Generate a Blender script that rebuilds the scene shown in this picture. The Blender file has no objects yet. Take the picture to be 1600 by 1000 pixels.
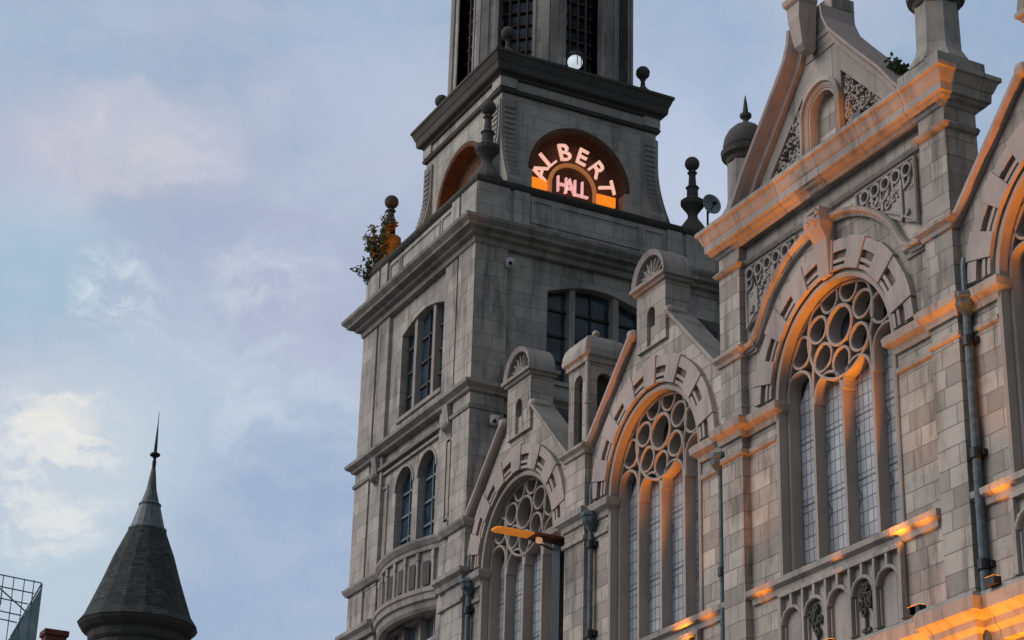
import bpy, bmesh, math, random
from math import sin, cos, pi, radians, sqrt, atan2
from mathutils import Vector, Matrix
from mathutils.geometry import tessellate_polygon
random.seed(7)
S = bpy.context.scene
# ------------------------------------------------------------------ camera
W_, H_ = 1024, 640
cam = bpy.data.cameras.new('camera'); camo = bpy.data.objects.new('camera', cam); S.collection.objects.link(camo)
cam.sensor_width = 36.0; cam.lens = 3259.957 / 1600 * 36.0; cam.clip_end = 3000; cam.clip_start = .1
yaw, pitch, roll = radians(-116.3984), radians(113.8385), radians(1.6154)
camo.matrix_world = Matrix.Translation((0, 20, 1.6)) @ Matrix.Rotation(yaw, 4, 'Z') @ Matrix.Rotation(pitch, 4, 'X') @ Matrix.Rotation(roll, 4, 'Z')
S.camera = camo
S.view_settings.view_transform = 'Standard'; S.view_settings.look = 'None'; S.view_settings.gamma = 1
S.view_settings.exposure = 0.3
# ------------------------------------------------------------------ sky
wd = bpy.data.worlds.new('World'); S.world = wd; wd.use_nodes = True
nt = wd.node_tree; nt.nodes.clear()
class N:
    """tiny node helper"""
    def __init__(s, t): s.t = t
    def add(s, ty, **k):
        n = s.t.nodes.new(ty)
        for a, v in k.items(): setattr(n, a, v)
        return n
    def put(s, sock, v):
        if isinstance(v, bpy.types.NodeSocket): s.t.links.new(v, sock)
        elif v is not None: sock.default_value = v
    def m(s, op, a, b=None, c=None, clamp=False):
        n = s.add('ShaderNodeMath', operation=op, use_clamp=clamp); s.put(n.inputs[0], a)
        if b is not None: s.put(n.inputs[1], b)
        if c is not None: s.put(n.inputs[2], c)
        return n.outputs[0]
    def vm(s, op, a, b=None):
        n = s.add('ShaderNodeVectorMath', operation=op); s.put(n.inputs[0], a)
        if b is not None: s.put(n.inputs[1], b)
        return n.outputs['Value'] if op in ('DOT_PRODUCT', 'LENGTH', 'DISTANCE') else n.outputs[0]
    def mix(s, f, a, b, blend='MIX'):
        n = s.add('ShaderNodeMix', data_type='RGBA', blend_type=blend); s.put(n.inputs[0], f)
        s.put(n.inputs[6], (*a, 1) if isinstance(a, tuple) and len(a) == 3 else a)
        s.put(n.inputs[7], (*b, 1) if isinstance(b, tuple) and len(b) == 3 else b)
        return n.outputs[2]
    def noise(s, vec, scale, detail=4, rough=.5, out=0, dist=0.):
        n = s.add('ShaderNodeTexNoise'); s.put(n.inputs['Vector'], vec); n.inputs['Scale'].default_value = scale
        n.inputs['Detail'].default_value = detail; n.inputs['Roughness'].default_value = rough
        n.inputs['Distortion'].default_value = dist
        return n.outputs[out]
    def ramp(s, v, a, b):
        n = s.add('ShaderNodeMapRange', interpolation_type='SMOOTHSTEP'); s.put(n.inputs[0], v)
        n.inputs[1].default_value = a; n.inputs[2].default_value = b
        return n.outputs[0]
SUN_EL, SUN_AZ = radians(9), radians(62)        # dusk light out of the +x +y quarter
sd = Vector((sin(radians(28)), cos(radians(28)), 0))
n = N(nt)
tc = n.add('ShaderNodeTexCoord').outputs['Generated']
sky = n.add('ShaderNodeTexSky'); sky.sky_type = 'NISHITA'; sky.sun_disc = False
sky.sun_elevation = SUN_EL; sky.sun_rotation = radians(28)
def dirp(u, v):
    d = camo.matrix_world.to_3x3() @ Vector(((u - 800) / 3259.957, -(v - 500) / 3259.957, -1)); return tuple(d.normalized())
def blob(u, v, rad_px):
    a = rad_px / 3260.
    return n.ramp(n.vm('DOT_PRODUCT', wv, dirp(u, v)), cos(a * 1.25), 1.0)
wv = n.vm('NORMALIZE', tc)
warp = n.vm('ADD', wv, n.vm('MULTIPLY', n.vm('SUBTRACT', n.noise(wv, 14, 5, .6, 1), (.5, .5, .5)), (.06, .06, .06)))
wv0 = wv; wv = n.vm('NORMALIZE', warp)
def CC(r, g, b):
    f = lambda c: ((c / 255 + .055) / 1.055) ** 2.4 / .1015
    return (f(r), f(g), f(b))
base = n.mix(.96, sky.outputs[0], CC(161, 181, 206))                      # thin blue veil over the Nishita sky
lav = n.noise(n.vm('MULTIPLY', wv, (1, 1, 2.2)), 9, 4, .55)
base = n.mix(n.m('MULTIPLY', n.ramp(lav, .40, .64), .8), base, CC(179, 184, 208))
for (u, v, r, c, f) in ((60, 60, 160, (160, 181, 206), .7), (20, 262, 110, (193, 193, 211), .5), (120, 240, 90, (199, 196, 211), .5), (210, 232, 85, (203, 200, 212), .5), (300, 240, 90, (200, 199, 212), .5), (390, 250, 90, (192, 195, 213), .4), (60, 320, 90, (190, 192, 211), .4),
        (50, 420, 140, (170, 194, 213), .8), (360, 500, 170, (168, 180, 208), .75), (300, 620, 190, (187, 202, 218), .8), (110, 850, 240, (191, 208, 221), .85), (480, 640, 120, (192, 205, 222), .6),
        (500, 520, 110, (176, 183, 210), .6), (460, 860, 230, (157, 177, 206), .9), (630, 200, 150, (188, 195, 215), .7), (560, 60, 130, (170, 187, 214), .6), (1110, 240, 190, (192, 203, 226), .8),
        (1130, 50, 150, (158, 178, 208), .7), (1560, 60, 220, (155, 179, 208), .8), (60, 690, 150, (203, 212, 222), .7), (94, 662, 46, (244, 240, 230), .75), (112, 706, 26, (246, 243, 232), .7), (84, 795, 34, (232, 232, 230), .6), (500, 450, 150, (176, 181, 206), .6), (330, 380, 130, (172, 180, 205), .5)):
    base = n.mix(n.m('MULTIPLY', blob(u, v, r), f), base, CC(*c))
wisp = n.ramp(n.noise(n.vm('MULTIPLY', wv, (1, 1, 2.4)), 30, 5, .62), .42, .66)
soft = n.ramp(n.noise(n.vm('MULTIPLY', wv, (1, 1, 2.0)), 17, 5, .6), .35, .7)
base = n.mix(n.m('MULTIPLY', soft, .30), base, CC(196, 207, 222))
for (u, v, r, c, f) in ((92, 672, 62, (246, 241, 230), 1.5), (60, 720, 120, (222, 226, 230), .9), (185, 466, 75, (212, 224, 231), .9), (330, 590, 150, (200, 213, 226), .35),
        (75, 795, 90, (226, 229, 230), 1.0), (430, 435, 80, (200, 208, 222), .8), (470, 650, 110, (203, 214, 227), .45), (230, 236, 90, (214, 208, 213), .45), (130, 250, 80, (211, 205, 213), .4), (350, 235, 80, (202, 202, 218), .6)):
    base = n.mix(n.m('MULTIPLY', n.m('MULTIPLY', blob(u, v, r), wisp), f, clamp=True), base, CC(*c))
# the sky is bright toward the sunset and dim on the far side behind the camera
side = n.ramp(n.vm('DOT_PRODUCT', wv0, tuple(Vector((.80, .55, .25)).normalized())), -.75, .55)
gains = [n.m('ADD', n.m('MULTIPLY', side, 1 - g_), g_) for g_ in (.44, .42, .365)]
base = n.mix(1.0, base, n.add('ShaderNodeCombineColor').outputs[0], 'MULTIPLY')
comb = [q for q in nt.nodes if q.bl_idname == 'ShaderNodeCombineColor'][0]
for i in range(3): n.put(comb.inputs[i], gains[i])
bg = n.add('ShaderNodeBackground'); n.put(bg.inputs[0], base); bg.inputs[1].default_value = .082
ow = n.add('ShaderNodeOutputWorld'); nt.links.new(bg.outputs[0], ow.inputs[0])
# ------------------------------------------------------------------ sun
sl = bpy.data.lights.new('sun', 'SUN'); sl.energy = 1.5; sl.angle = radians(45); sl.color = (1, .93, .88)
so = bpy.data.objects.new('sun', sl); S.collection.objects.link(so)
so.rotation_euler = (-Vector((sd.x * cos(radians(38)), sd.y * cos(radians(38)), sin(radians(38))))).to_track_quat('-Z', 'Y').to_euler()

# ------------------------------------------------------------------ materials
MATS = {}
def newmat(name):
    m = bpy.data.materials.new(name); m.use_nodes = True; m.node_tree.nodes.clear(); MATS[name] = m
    n = N(m.node_tree); o = n.add('ShaderNodeOutputMaterial'); p = n.add('ShaderNodeBsdfPrincipled')
    m.node_tree.links.new(p.outputs[0], o.inputs[0]); return m, n, p
def wallvec(n):
    """texture vector laid along the wall: u = the horizontal run of the face, v = height"""
    g = n.add('ShaderNodeNewGeometry'); sp = n.add('ShaderNodeSeparateXYZ'); n.put(sp.inputs[0], g.outputs['Position'])
    sn = n.add('ShaderNodeSeparateXYZ'); n.put(sn.inputs[0], g.outputs['True Normal'])
    ax = n.m('GREATER_THAN', n.m('ABSOLUTE', sn.outputs[0]), n.m('ABSOLUTE', sn.outputs[1]))
    u = n.m('ADD', n.m('MULTIPLY', sp.outputs[1], ax), n.m('MULTIPLY', sp.outputs[0], n.m('SUBTRACT', 1, ax)))
    c = n.add('ShaderNodeCombineXYZ'); n.put(c.inputs[0], u); n.put(c.inputs[1], sp.outputs[2])
    return g.outputs['Position'], c.outputs[0], sn.outputs
def stone(name, c1, c2, joints=True, bw=.62, bh=.34, joint=.55, dirt=.5, green=.0, tone=.25):
    m, n, p = newmat(name)
    pos, uv, nr = wallvec(n)
    big = n.noise(pos, .55, 5, .6); mid = n.noise(pos, 3.2, 6, .65); fine = n.noise(pos, 26, 5, .7)
    col = n.mix(n.ramp(big, .3, .7), c1, c2)
    h = n.m('MULTIPLY', fine, .25)
    if joints:
        b = n.add('ShaderNodeTexBrick'); n.put(b.inputs['Vector'], uv)
        b.inputs['Color1'].default_value = (1, 1, 1, 1); b.inputs['Color2'].default_value = (0, 0, 0, 1)
        b.inputs['Mortar'].default_value = (.5, .5, .5, 1)
        b.inputs['Scale'].default_value = 1; b.inputs['Mortar Size'].default_value = .011; b.inputs['Mortar Smooth'].default_value = .4
        b.inputs['Brick Width'].default_value = bw; b.inputs['Row Height'].default_value = bh; b.offset = .5; b.squash = 1.35; b.squash_frequency = 3
        vary = n.m('MULTIPLY', n.m('SUBTRACT', b.outputs[0], .5), tone)
        hsv = n.add('ShaderNodeHueSaturation'); n.put(hsv.inputs['Value'], n.m('ADD', 1, vary)); n.put(hsv.inputs['Color'], col)
        n.put(hsv.inputs['Hue'], n.m('ADD', .5, n.m('MULTIPLY', vary, .018)))
        col = n.mix(n.m('MULTIPLY', b.outputs['Fac'], joint), hsv.outputs[0], tuple(x * .35 for x in c1))
        h = n.m('SUBTRACT', h, n.m('MULTIPLY', b.outputs['Fac'], .8))
    # soot and weather streaks run down the stone
    st = n.vm('MULTIPLY', pos, (2.6, 2.6, .45)); streak = n.noise(st, 1.0, 6, .65)
    col = n.mix(n.m('MULTIPLY', n.ramp(streak, .46, .72), dirt), col, (.05, .046, .04))
    col = n.mix(n.m('MULTIPLY', n.ramp(mid, .48, .75), dirt * .55), col, tuple(x * .45 for x in c2))
    col = n.mix(n.m('MULTIPLY', n.ramp(n.noise(pos, 9, 5, .7), .55, .75), .22), col, (.36, .33, .30))
    if green: col = n.mix(n.m('MULTIPLY', n.ramp(n.noise(pos, 1.1, 5, .6), .45, .7), green), col, (.06, .075, .05))
    # upward faces carry soot and moss
    up = n.ramp(nr[2], .35, .9); col = n.mix(n.m('MULTIPLY', up, .55), col, (.05, .052, .045))
    n.put(p.inputs['Base Color'], col); p.inputs['Roughness'].default_value = .9; p.inputs['Specular IOR Level'].default_value = .2
    bu = n.add('ShaderNodeBump'); bu.inputs['Distance'].default_value = .035; bu.inputs['Strength'].default_value = .7
    n.put(bu.inputs['Height'], n.m('ADD', h, n.m('MULTIPLY', mid, .5))); n.put(p.inputs['Normal'], bu.outputs[0]); return m
def plain(name, c, rough=.6, metal=0, var=.35, nscale=6, spec=.4, streak=0):
    m, n, p = newmat(name); g = n.add('ShaderNodeNewGeometry').outputs['Position']
    v = n.noise(n.vm('MULTIPLY', g, (1, 1, .4 if streak else 1)), nscale, 5, .6)
    col = n.mix(n.ramp(v, .3, .7), tuple(x * (1 - var) for x in c), tuple(min(1, x * (1 + var)) for x in c))
    n.put(p.inputs['Base Color'], col); p.inputs['Roughness'].default_value = rough; p.inputs['Metallic'].default_value = metal
    p.inputs['Specular IOR Level'].default_value = spec
    bu = n.add('ShaderNodeBump'); bu.inputs['Distance'].default_value = .01; bu.inputs['Strength'].default_value = .3
    n.put(bu.inputs['Height'], v); n.put(p.inputs['Normal'], bu.outputs[0]); return m
def glow(name, c, e, rough=.5):
    m, n, p = newmat(name); p.inputs['Base Color'].default_value = (*c, 1); p.inputs['Roughness'].default_value = rough
    p.inputs['Emission Color'].default_value = (*c, 1); p.inputs['Emission Strength'].default_value = e; return m
def glass(name, c, rough=.12, var=.4, nscale=2.0):
    m, n, p = newmat(name); g = n.add('ShaderNodeNewGeometry').outputs['Position']
    v = n.noise(g, nscale, 3, .5)
    n.put(p.inputs['Base Color'], n.mix(n.ramp(v, .35, .65), tuple(x * (1 - var) for x in c), tuple(x * (1 + var) for x in c)))
    p.inputs['Roughness'].default_value = rough; p.inputs['Specular IOR Level'].default_value = .6
    bu = n.add('ShaderNodeBump'); bu.inputs['Distance'].default_value = .01; bu.inputs['Strength'].default_value = .15
    n.put(bu.inputs['Height'], n.noise(g, 9, 2, .5)); n.put(p.inputs['Normal'], bu.outputs[0]); return m
def leaded(name):
    m, n, p = newmat(name); g = n.add('ShaderNodeNewGeometry'); sp = n.add('ShaderNodeSeparateXYZ'); n.put(sp.inputs[0], g.outputs['Position'])
    wob = n.m('MULTIPLY', n.m('SUBTRACT', n.noise(g.outputs['Position'], 3, 2), .5), .02)
    def bars(s, step, w, off=0.):
        f = n.m('FRACT', n.m('DIVIDE', n.m('ADD', n.m('ADD', s, off), wob), step)); return n.m('LESS_THAN', f, w / step)
    X, Z = sp.outputs[0], sp.outputs[2]
    lead = n.m('MAXIMUM', bars(X, .148, .020, .02), bars(Z, .235, .022))
    # saddle bars
    lead = n.m('MAXIMUM', lead, bars(Z, 1.175, .04, .35))
    # a diamond of coloured glass, once per light
    fx = n.m('SUBTRACT', n.m('FRACT', n.m('DIVIDE', n.m('ADD', X, .445 - 27.8 + 89), .89)), .5)
    fz = n.m('SUBTRACT', n.m('FRACT', n.m('DIVIDE', n.m('ADD', Z, .05), 1.175)), .5)
    dd = n.m('ADD', n.m('MULTIPLY', n.m('ABSOLUTE', fx), .89), n.m('MULTIPLY', n.m('ABSOLUTE', fz), .72))
    dia = n.m('MULTIPLY', n.m('LESS_THAN', dd, .16), n.m('GREATER_THAN', dd, .105))
    dia = n.m('MAXIMUM', dia, n.m('LESS_THAN', dd, .045))
    ck = n.add('ShaderNodeTexBrick'); v = n.add('ShaderNodeCombineXYZ'); n.put(v.inputs[0], X); n.put(v.inputs[1], Z); n.put(ck.inputs[0], v.outputs[0])
    ck.offset = 0; ck.inputs['Scale'].default_value = 1; ck.inputs['Brick Width'].default_value = .148; ck.inputs['Row Height'].default_value = .235
    ck.inputs['Mortar Size'].default_value = 0; ck.inputs['Color1'].default_value = (.36, .375, .385, 1); ck.inputs['Color2'].default_value = (.48, .485, .485, 1)
    dirt = n.ramp(n.noise(n.vm('MULTIPLY', g.outputs['Position'], (1, 1, .5)), 2.2, 5, .6), .4, .7)
    wn = n.add('ShaderNodeTexWhiteNoise'); wn.noise_dimensions = '2D'
    cell = n.add('ShaderNodeCombineXYZ'); n.put(cell.inputs[0], n.m('FLOOR', n.m('DIVIDE', X, .148))); n.put(cell.inputs[1], n.m('FLOOR', n.m('DIVIDE', Z, .235))); n.put(wn.inputs['Vector'], cell.outputs[0])
    dark = n.m('MULTIPLY', n.m('GREATER_THAN', wn.outputs['Value'], .8), .35)
    col = n.mix(n.m('MULTIPLY', dirt, .55), ck.outputs[0], (.17, .19, .21)); col = n.mix(dark, col, (.10, .12, .15)); col = n.mix(n.m('MULTIPLY', wn.outputs['Value'], .3), col, (.55, .56, .54))
    col = n.mix(n.m('MULTIPLY', dia, .75), col, (.06, .08, .11))
    col = n.mix(n.m('MULTIPLY', lead, .78), col, (.03, .035, .045))
    n.put(p.inputs['Base Color'], col); p.inputs['Roughness'].default_value = .3; p.inputs['Specular IOR Level'].default_value = .5
    bu = n.add('ShaderNodeBump'); bu.inputs['Distance'].default_value = .02; bu.inputs['Strength'].default_value = .3
    n.put(bu.inputs['Height'], n.m('ADD', n.m('ADD', n.noise(g.outputs['Position'], 8, 2), lead), n.m('MULTIPLY', n.noise(n.vm('ADD', g.outputs['Position'], wn.outputs['Color']), 3, 1), 1.2))); n.put(p.inputs['Normal'], bu.outputs[0]); return m

HALL = stone('hall ashlar', (.47, .41, .345), (.37, .325, .28), bw=.56, bh=.34, joint=.62, dirt=.68, tone=.5)
TFRONT = stone('tower front ashlar', (.49, .435, .375), (.37, .335, .295), bw=.8, bh=.4, joint=.42, dirt=.72, tone=.32)
HTRIM = stone('hall carved stone', (.43, .38, .33), (.32, .285, .255), bw=.95, bh=50, joint=.5, tone=.3, dirt=.5)
PINK = stone('voussoir stone', (.50, .41, .355), (.38, .315, .28), joints=False, dirt=.3)
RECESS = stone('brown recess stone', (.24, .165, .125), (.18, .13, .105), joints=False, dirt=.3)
TRAC = stone('tracery stone', (.46, .39, .33), (.36, .31, .265), joints=False, dirt=.2)
TOW = stone('tower ashlar', (.50, .47, .405), (.40, .38, .33), bw=.85, bh=.36, joint=.42, dirt=.55, green=.12, tone=.18)
TTRIM = stone('tower trim stone', (.37, .345, .30), (.27, .25, .22), bw=.95, bh=50, joint=.5, tone=.3, dirt=.5, green=.1)
DARKST = stone('sooty and shade-dark stone', (.11, .10, .088), (.075, .07, .062), joints=False, dirt=.4, green=.2)  # sooty trim; also the painted shade of sunk panels and slots
BRICK = stone('red brick', (.20, .07, .05), (.15, .055, .045), bw=.22, bh=.075, joint=.6, dirt=.3)
SLATE = stone('roof slate', (.085, .09, .095), (.06, .064, .07), bw=.3, bh=.17, joint=.7, dirt=.3, tone=.6)
LEAD = plain('lead sheet', (.12, .14, .142), .55, 0, .3, 5)
LGLASS = leaded('leaded glass')
RGLASS = glass('dark rose glass', (.045, .055, .07), .25)
TGLASS = glass('blue window glass', (.035, .055, .08), .15)
BGLASS = glass('pale sash glass', (.16, .20, .22), .2)
IRON = plain('painted iron pipe', (.085, .115, .12), .5, 0, .35, 9)
BLACK = plain('black painted metal', (.012, .012, .014), .45, 0, .3)
WHITE = plain('white painted metal', (.62, .60, .56), .5, 0, .12)
TIMB = plain('timber louvre', (.07, .045, .035), .8, 0, .4)
PLANK = plain('painted board', (.62, .36, .15), .6, 0, .15)
LITST = stone('lamp-tinted stone', (.17, .085, .05), (.12, .065, .042), bw=.22, bh=.08, joint=.4, dirt=.3)  # lunette stone with the warm lamp glow put into its colour
STEEL = plain('grey steel frame', (.16, .20, .21), .45, .3, .2)
CURT = glass('teal curtain glass', (.22, .31, .33), .25, .25, .6)
LEAF = plain('ivy leaf', (.045, .075, .03), .6, 0, .6, 20)
LEAF2 = plain('dry leaf', (.16, .11, .04), .6, 0, .6, 20)
STEM = plain('woody stem', (.05, .035, .025), .8)
ASPH = plain('asphalt', (.05, .05, .052), .9, 0, .3, 4)
PAVE = stone('paving flags', (.24, .23, .22), (.19, .185, .18), bw=.9, bh=.6, joint=.5)

# ------------------------------------------------------------------ mesh helpers
class B:
    def __init__(s): s.v = []; s.f = []; s.marks = []; s.hold = False
    def mark(s):
        if not s.hold: s.marks.append((len(s.v), len(s.f)))
    def group(s):
        s.hold = False; s.mark(); s.hold = True; return s
    def quads(s, rings, closed_ring=True, closed_path=False, cap=True):
        s.mark(); o = len(s.v); n = len(rings[0]); k = len(rings)
        for r in rings: s.v += [tuple(p) for p in r]
        for i in range(k if closed_path else k - 1):
            a, b = o + i * n, o + ((i + 1) % k) * n
            for j in range(n if closed_ring else n - 1):
                j2 = (j + 1) % n; s.f.append((a + j, a + j2, b + j2, b + j))
        if cap and not closed_path and closed_ring:
            s.f.append(tuple(o + j for j in range(n))); s.f.append(tuple(o + (k - 1) * n + j for j in range(n)))
        return s
    def prism(s, P, poly, d0, d1, holes=()):
        """poly in (u,v), extruded over depth d0..d1 through the frame P(u,v,d)"""
        s.mark(); loops = [poly] + list(holes); o = len(s.v); allp = [p for l in loops for p in l]; n = len(allp)
        s.v += [tuple(P(u, v, d0)) for u, v in allp] + [tuple(P(u, v, d1)) for u, v in allp]
        for t in tessellate_polygon([[Vector((u, v, 0)) for u, v in l] for l in loops]):
            s.f.append(tuple(o + i for i in t)); s.f.append(tuple(o + n + i for i in t))
        k = 0
        for l in loops:
            for i in range(len(l)):
                a, b = o + k + i, o + k + (i + 1) % len(l); s.f.append((a, b, b + n, a + n))
            k += len(l)
        return s
    def box(s, x0, x1, y0, y1, z0, z1):
        return s.prism(FRONT(0), [(x0, z0), (x1, z0), (x1, z1), (x0, z1)], y0, y1)
    def fbox(s, P, u0, u1, v0, v1, d0, d1): return s.prism(P, [(u0, v0), (u1, v0), (u1, v1), (u0, v1)], d0, d1)
    def mould(s, path, prof, closed=False, z=0.):
        """horizontal moulding: plan path (outward on its left), profile (outward, z) closed"""
        n = len(path); rings = []
        for i in range(n):
            p = Vector(path[i]); a = Vector(path[i - 1]) if (i or closed) else None
            b = Vector(path[(i + 1) % n]) if (i < n - 1 or closed) else None
            da = (p - a).normalized() if a is not None else None; db = (b - p).normalized() if b is not None else None
            if da is None: da = db
            if db is None: db = da
            na = Vector((-da.y, da.x)); nb = Vector((-db.y, db.x)); m = (na + nb); m /= max(.3, m.length_squared / 2)
            rings.append([(p.x + m.x * d, p.y + m.y * d, z + h) for d, h in prof])
        return s.quads(rings, True, closed)
    def pmould(s, P, path, prof, closed=False):
        """moulding in a wall plane: path (u,v), profile (left-normal offset, depth)"""
        n = len(path); rings = []
        for i in range(n):
            p = Vector(path[i]); a = Vector(path[i - 1]) if (i or closed) else None
            b = Vector(path[(i + 1) % n]) if (i < n - 1 or closed) else None
            da = (p - a).normalized() if a is not None else None; db = (b - p).normalized() if b is not None else None
            if da is None: da = db
            if db is None: db = da
            na = Vector((-da.y, da.x)); nb = Vector((-db.y, db.x)); m = (na + nb); m /= max(.3, m.length_squared / 2)
            rings.append([P(p.x + m.x * o, p.y + m.y * o, d) for o, d in prof])
        return s.quads(rings, True, closed)
    def lathe(s, cx, cy, prof, seg=20, rot=0., sx=1., cap=True):
        k = 1 / cos(pi / seg) if seg <= 8 else 1.
        return s.quads([[(cx + r * k * cos(rot + 2 * pi * j / seg), cy + r * k * sin(rot + 2 * pi * j / seg), z) for j in range(seg)] for r, z in prof], cap=cap)
    def tube(s, pts, r, seg=8, r2=None):
        rings = []
        for i, p in enumerate(pts):
            p = Vector(p); d = (Vector(pts[min(i + 1, len(pts) - 1)]) - Vector(pts[max(i - 1, 0)])).normalized()
            u = d.orthogonal().normalized(); w = d.cross(u); rr = r if r2 is None else r + (r2 - r) * i / (len(pts) - 1)
            rings.append([p + (u * cos(2 * pi * j / seg) + w * sin(2 * pi * j / seg)) * rr for j in range(seg)])
        return s.quads(rings)
    def ball(s, c, r, seg=14, sq=1.):
        return s.lathe(c[0], c[1], [(max(.002, r * sin(pi * i / 10)), c[2] - r * sq * cos(pi * i / 10)) for i in range(11)], seg)
def FRONT(y): return lambda u, v, d: (u, y + d, v)          # faces +Y, u = x
def SIDE(x): return lambda u, v, d: (x - d, u, v)           # faces -X, u = y
def BACK(y): return lambda u, v, d: (u, y - d, v)
def FAR(x): return lambda u, v, d: (x + d, u, v)
def arc(cx, cz, r, a0, a1, n=24): return [(cx + r * cos(radians(a0 + (a1 - a0) * i / n)), cz + r * sin(radians(a0 + (a1 - a0) * i / n))) for i in range(n + 1)]
def archop(cx, zs, r, zb, n=28): return [(cx - r, zb)] + arc(cx, zs, r, 180, 0, n) + [(cx + r, zb)]
def segop(x0, x1, zb, zs, zt, n=14):
    """opening with a flat segmental head"""
    return [(x0, zb)] + [(x0 + (x1 - x0) * i / n, zs + (zt - zs) * sin(pi * i / n)) for i in range(n + 1)] + [(x1, zb)]
def rect(p0, p1, o=0.): return [(-o + p0[0], p0[1]), (p1[0], p1[1])]
RP = lambda o0, o1, d0, d1: [(o0, d0), (o1, d0), (o1, d1), (o0, d1)]
def CH(o0, o1, d0, d1, c=.02): return [(o0, d0), (o1, d0), (o1, d1 - c), (o1 - c, d1), (o0 + c, d1), (o0, d1 - c)]   # chamfered bar

def thing(name, label, cat, loc, group=None):
    o = bpy.data.objects.new(name, None); S.collection.objects.link(o); o.location = loc; o.empty_display_size = .3
    o['label'] = label; o['category'] = cat
    if group: o['group'] = group
    return o
def obj(name, b, mat, parent=None, label=None, smooth=False, loc=None):
    me = bpy.data.meshes.new(name); r = parent
    while r is not None and r.parent is not None: r = r.parent
    off = Vector(r.location) if r is not None else Vector(loc or (0, 0, 0))
    me.from_pydata([tuple(Vector(p) - off) for p in b.v], [], b.f)
    bm = bmesh.new(); bm.from_mesh(me); bmesh.ops.recalc_face_normals(bm, faces=bm.faces); bm.to_mesh(me); bm.free()
    me.materials.append(mat); o = bpy.data.objects.new(name, me); S.collection.objects.link(o)
    if smooth: me.shade_smooth()
    if parent: o.parent = parent
    else: o.location = off
    if label: o['label'] = label
    return o
def objs(name, b, mat, parent, label=None, smooth=False):
    """each separate piece of the builder becomes a part of its own"""
    out = []; mk = b.marks + [(len(b.v), len(b.f))]
    for (v0, f0), (v1, f1) in zip(mk, mk[1:]):
        if f1 == f0: continue
        q = B(); q.v = b.v[v0:v1]; q.f = [tuple(i - v0 for i in f) for f in b.f[f0:f1]]
        out.append(obj(name, q, mat, parent, label, smooth))
    return out
def single(name, b, mat, label, cat, loc, group=None, smooth=False):
    o = obj(name, b, mat, None, None, smooth, loc); o['label'] = label; o['category'] = cat
    if group: o['group'] = group
    return o
def struct(name, b, mat):
    o = obj(name, b, mat); o['kind'] = 'structure'; return o

# ------------------------------------------------------------------ ground
g = B().quads([[(-600, -600, 0), (700, -600, 0), (700, 700, 0), (-600, 700, 0)]], cap=False); g.f = [(0, 1, 2, 3)]
struct('ground', g, ASPH)
struct('pavement', B().box(-30, 58, .5, 3.4, .004, .13), PAVE)
struct('road', B().box(-60, 110, 3.6, 13.5, .004, .012), ASPH)
struct('pavement', B().box(-30, 110, 13.7, 24, .004, .13), PAVE)

# =================================================================== THE HALL
hall = thing('assembly_hall', 'long grey stone hall with gabled bays, big arched traceried windows and orange uplighting', 'building', (30, -6, 0))
WY = -.15                                    # bay wall plane; piers stand at y = 0
CX = [39.98, 34.0, 27.8, 21.55, 15.3]        # bay centres
R_, ZS = 1.78, 15.75                         # arch radius and springing
PIERS = [(36.62, 37.48), (30.55, 31.25), (24.2, 24.9), (18.2, 18.9)]
F0 = FRONT(WY)
ZSILL = 12.42
def gablepoly(c, xr, xl, foot=17.05):
    return [(xr, 10.2), (xl, 10.2), (xl, foot), (c + 2.55, foot), (c + .62, 18.98), (c + .62, 19.2), (c - .62, 19.2), (c - .62, 18.98), (c - 2.55, foot), (xr, foot)]
bounds = [(37.48, 42.42), (31.25, 36.62), (24.9, 30.55), (18.9, 24.2), (12.7, 18.2)]
for i, c in enumerate(CX):
    xr, xl = bounds[i]
    if i in (0, 1, 3):
        fl = min(2.55, xl - c - .02); poly = [(xr, 10.2), (xl, 10.2), (xl, 17.0), (c + fl, 17.05), (c + .62, 18.98), (c - .62, 18.98), (c - min(2.55, c - xr - .02), 17.05), (xr, 17.0)]
    else: poly = [(xr, 10.2), (xl, 10.2), (xl, 19.35), (xr, 19.35)]
    w = B().prism(F0, poly, -.42, 0, [archop(c, ZS, R_, ZSILL - .1)])
    obj('bay_wall', w, HALL, hall)
obj('lower_wall', B().box(12.7, 42.42, -.9, WY, 0, 10.2), HALL, hall)
objs('rear_wall', B().box(12.7, 42.3, -16, -15.5, 0, 16).box(12.7, 13.2, -15.5, -.9, 0, 16), BRICK, hall)
obj('roof', B().prism(SIDE(42.3), [(-.9, 16), (-16, 16), (-8.5, 16.9)], -.0, 29.6), SLATE, hall)
for k, (a, b_) in enumerate(PIERS):
    top = 17.05 if k in (0, 3) else 19.35
    obj('pier', B().box(a, b_, -.6, 0, 0, top), HALL, hall)
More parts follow.
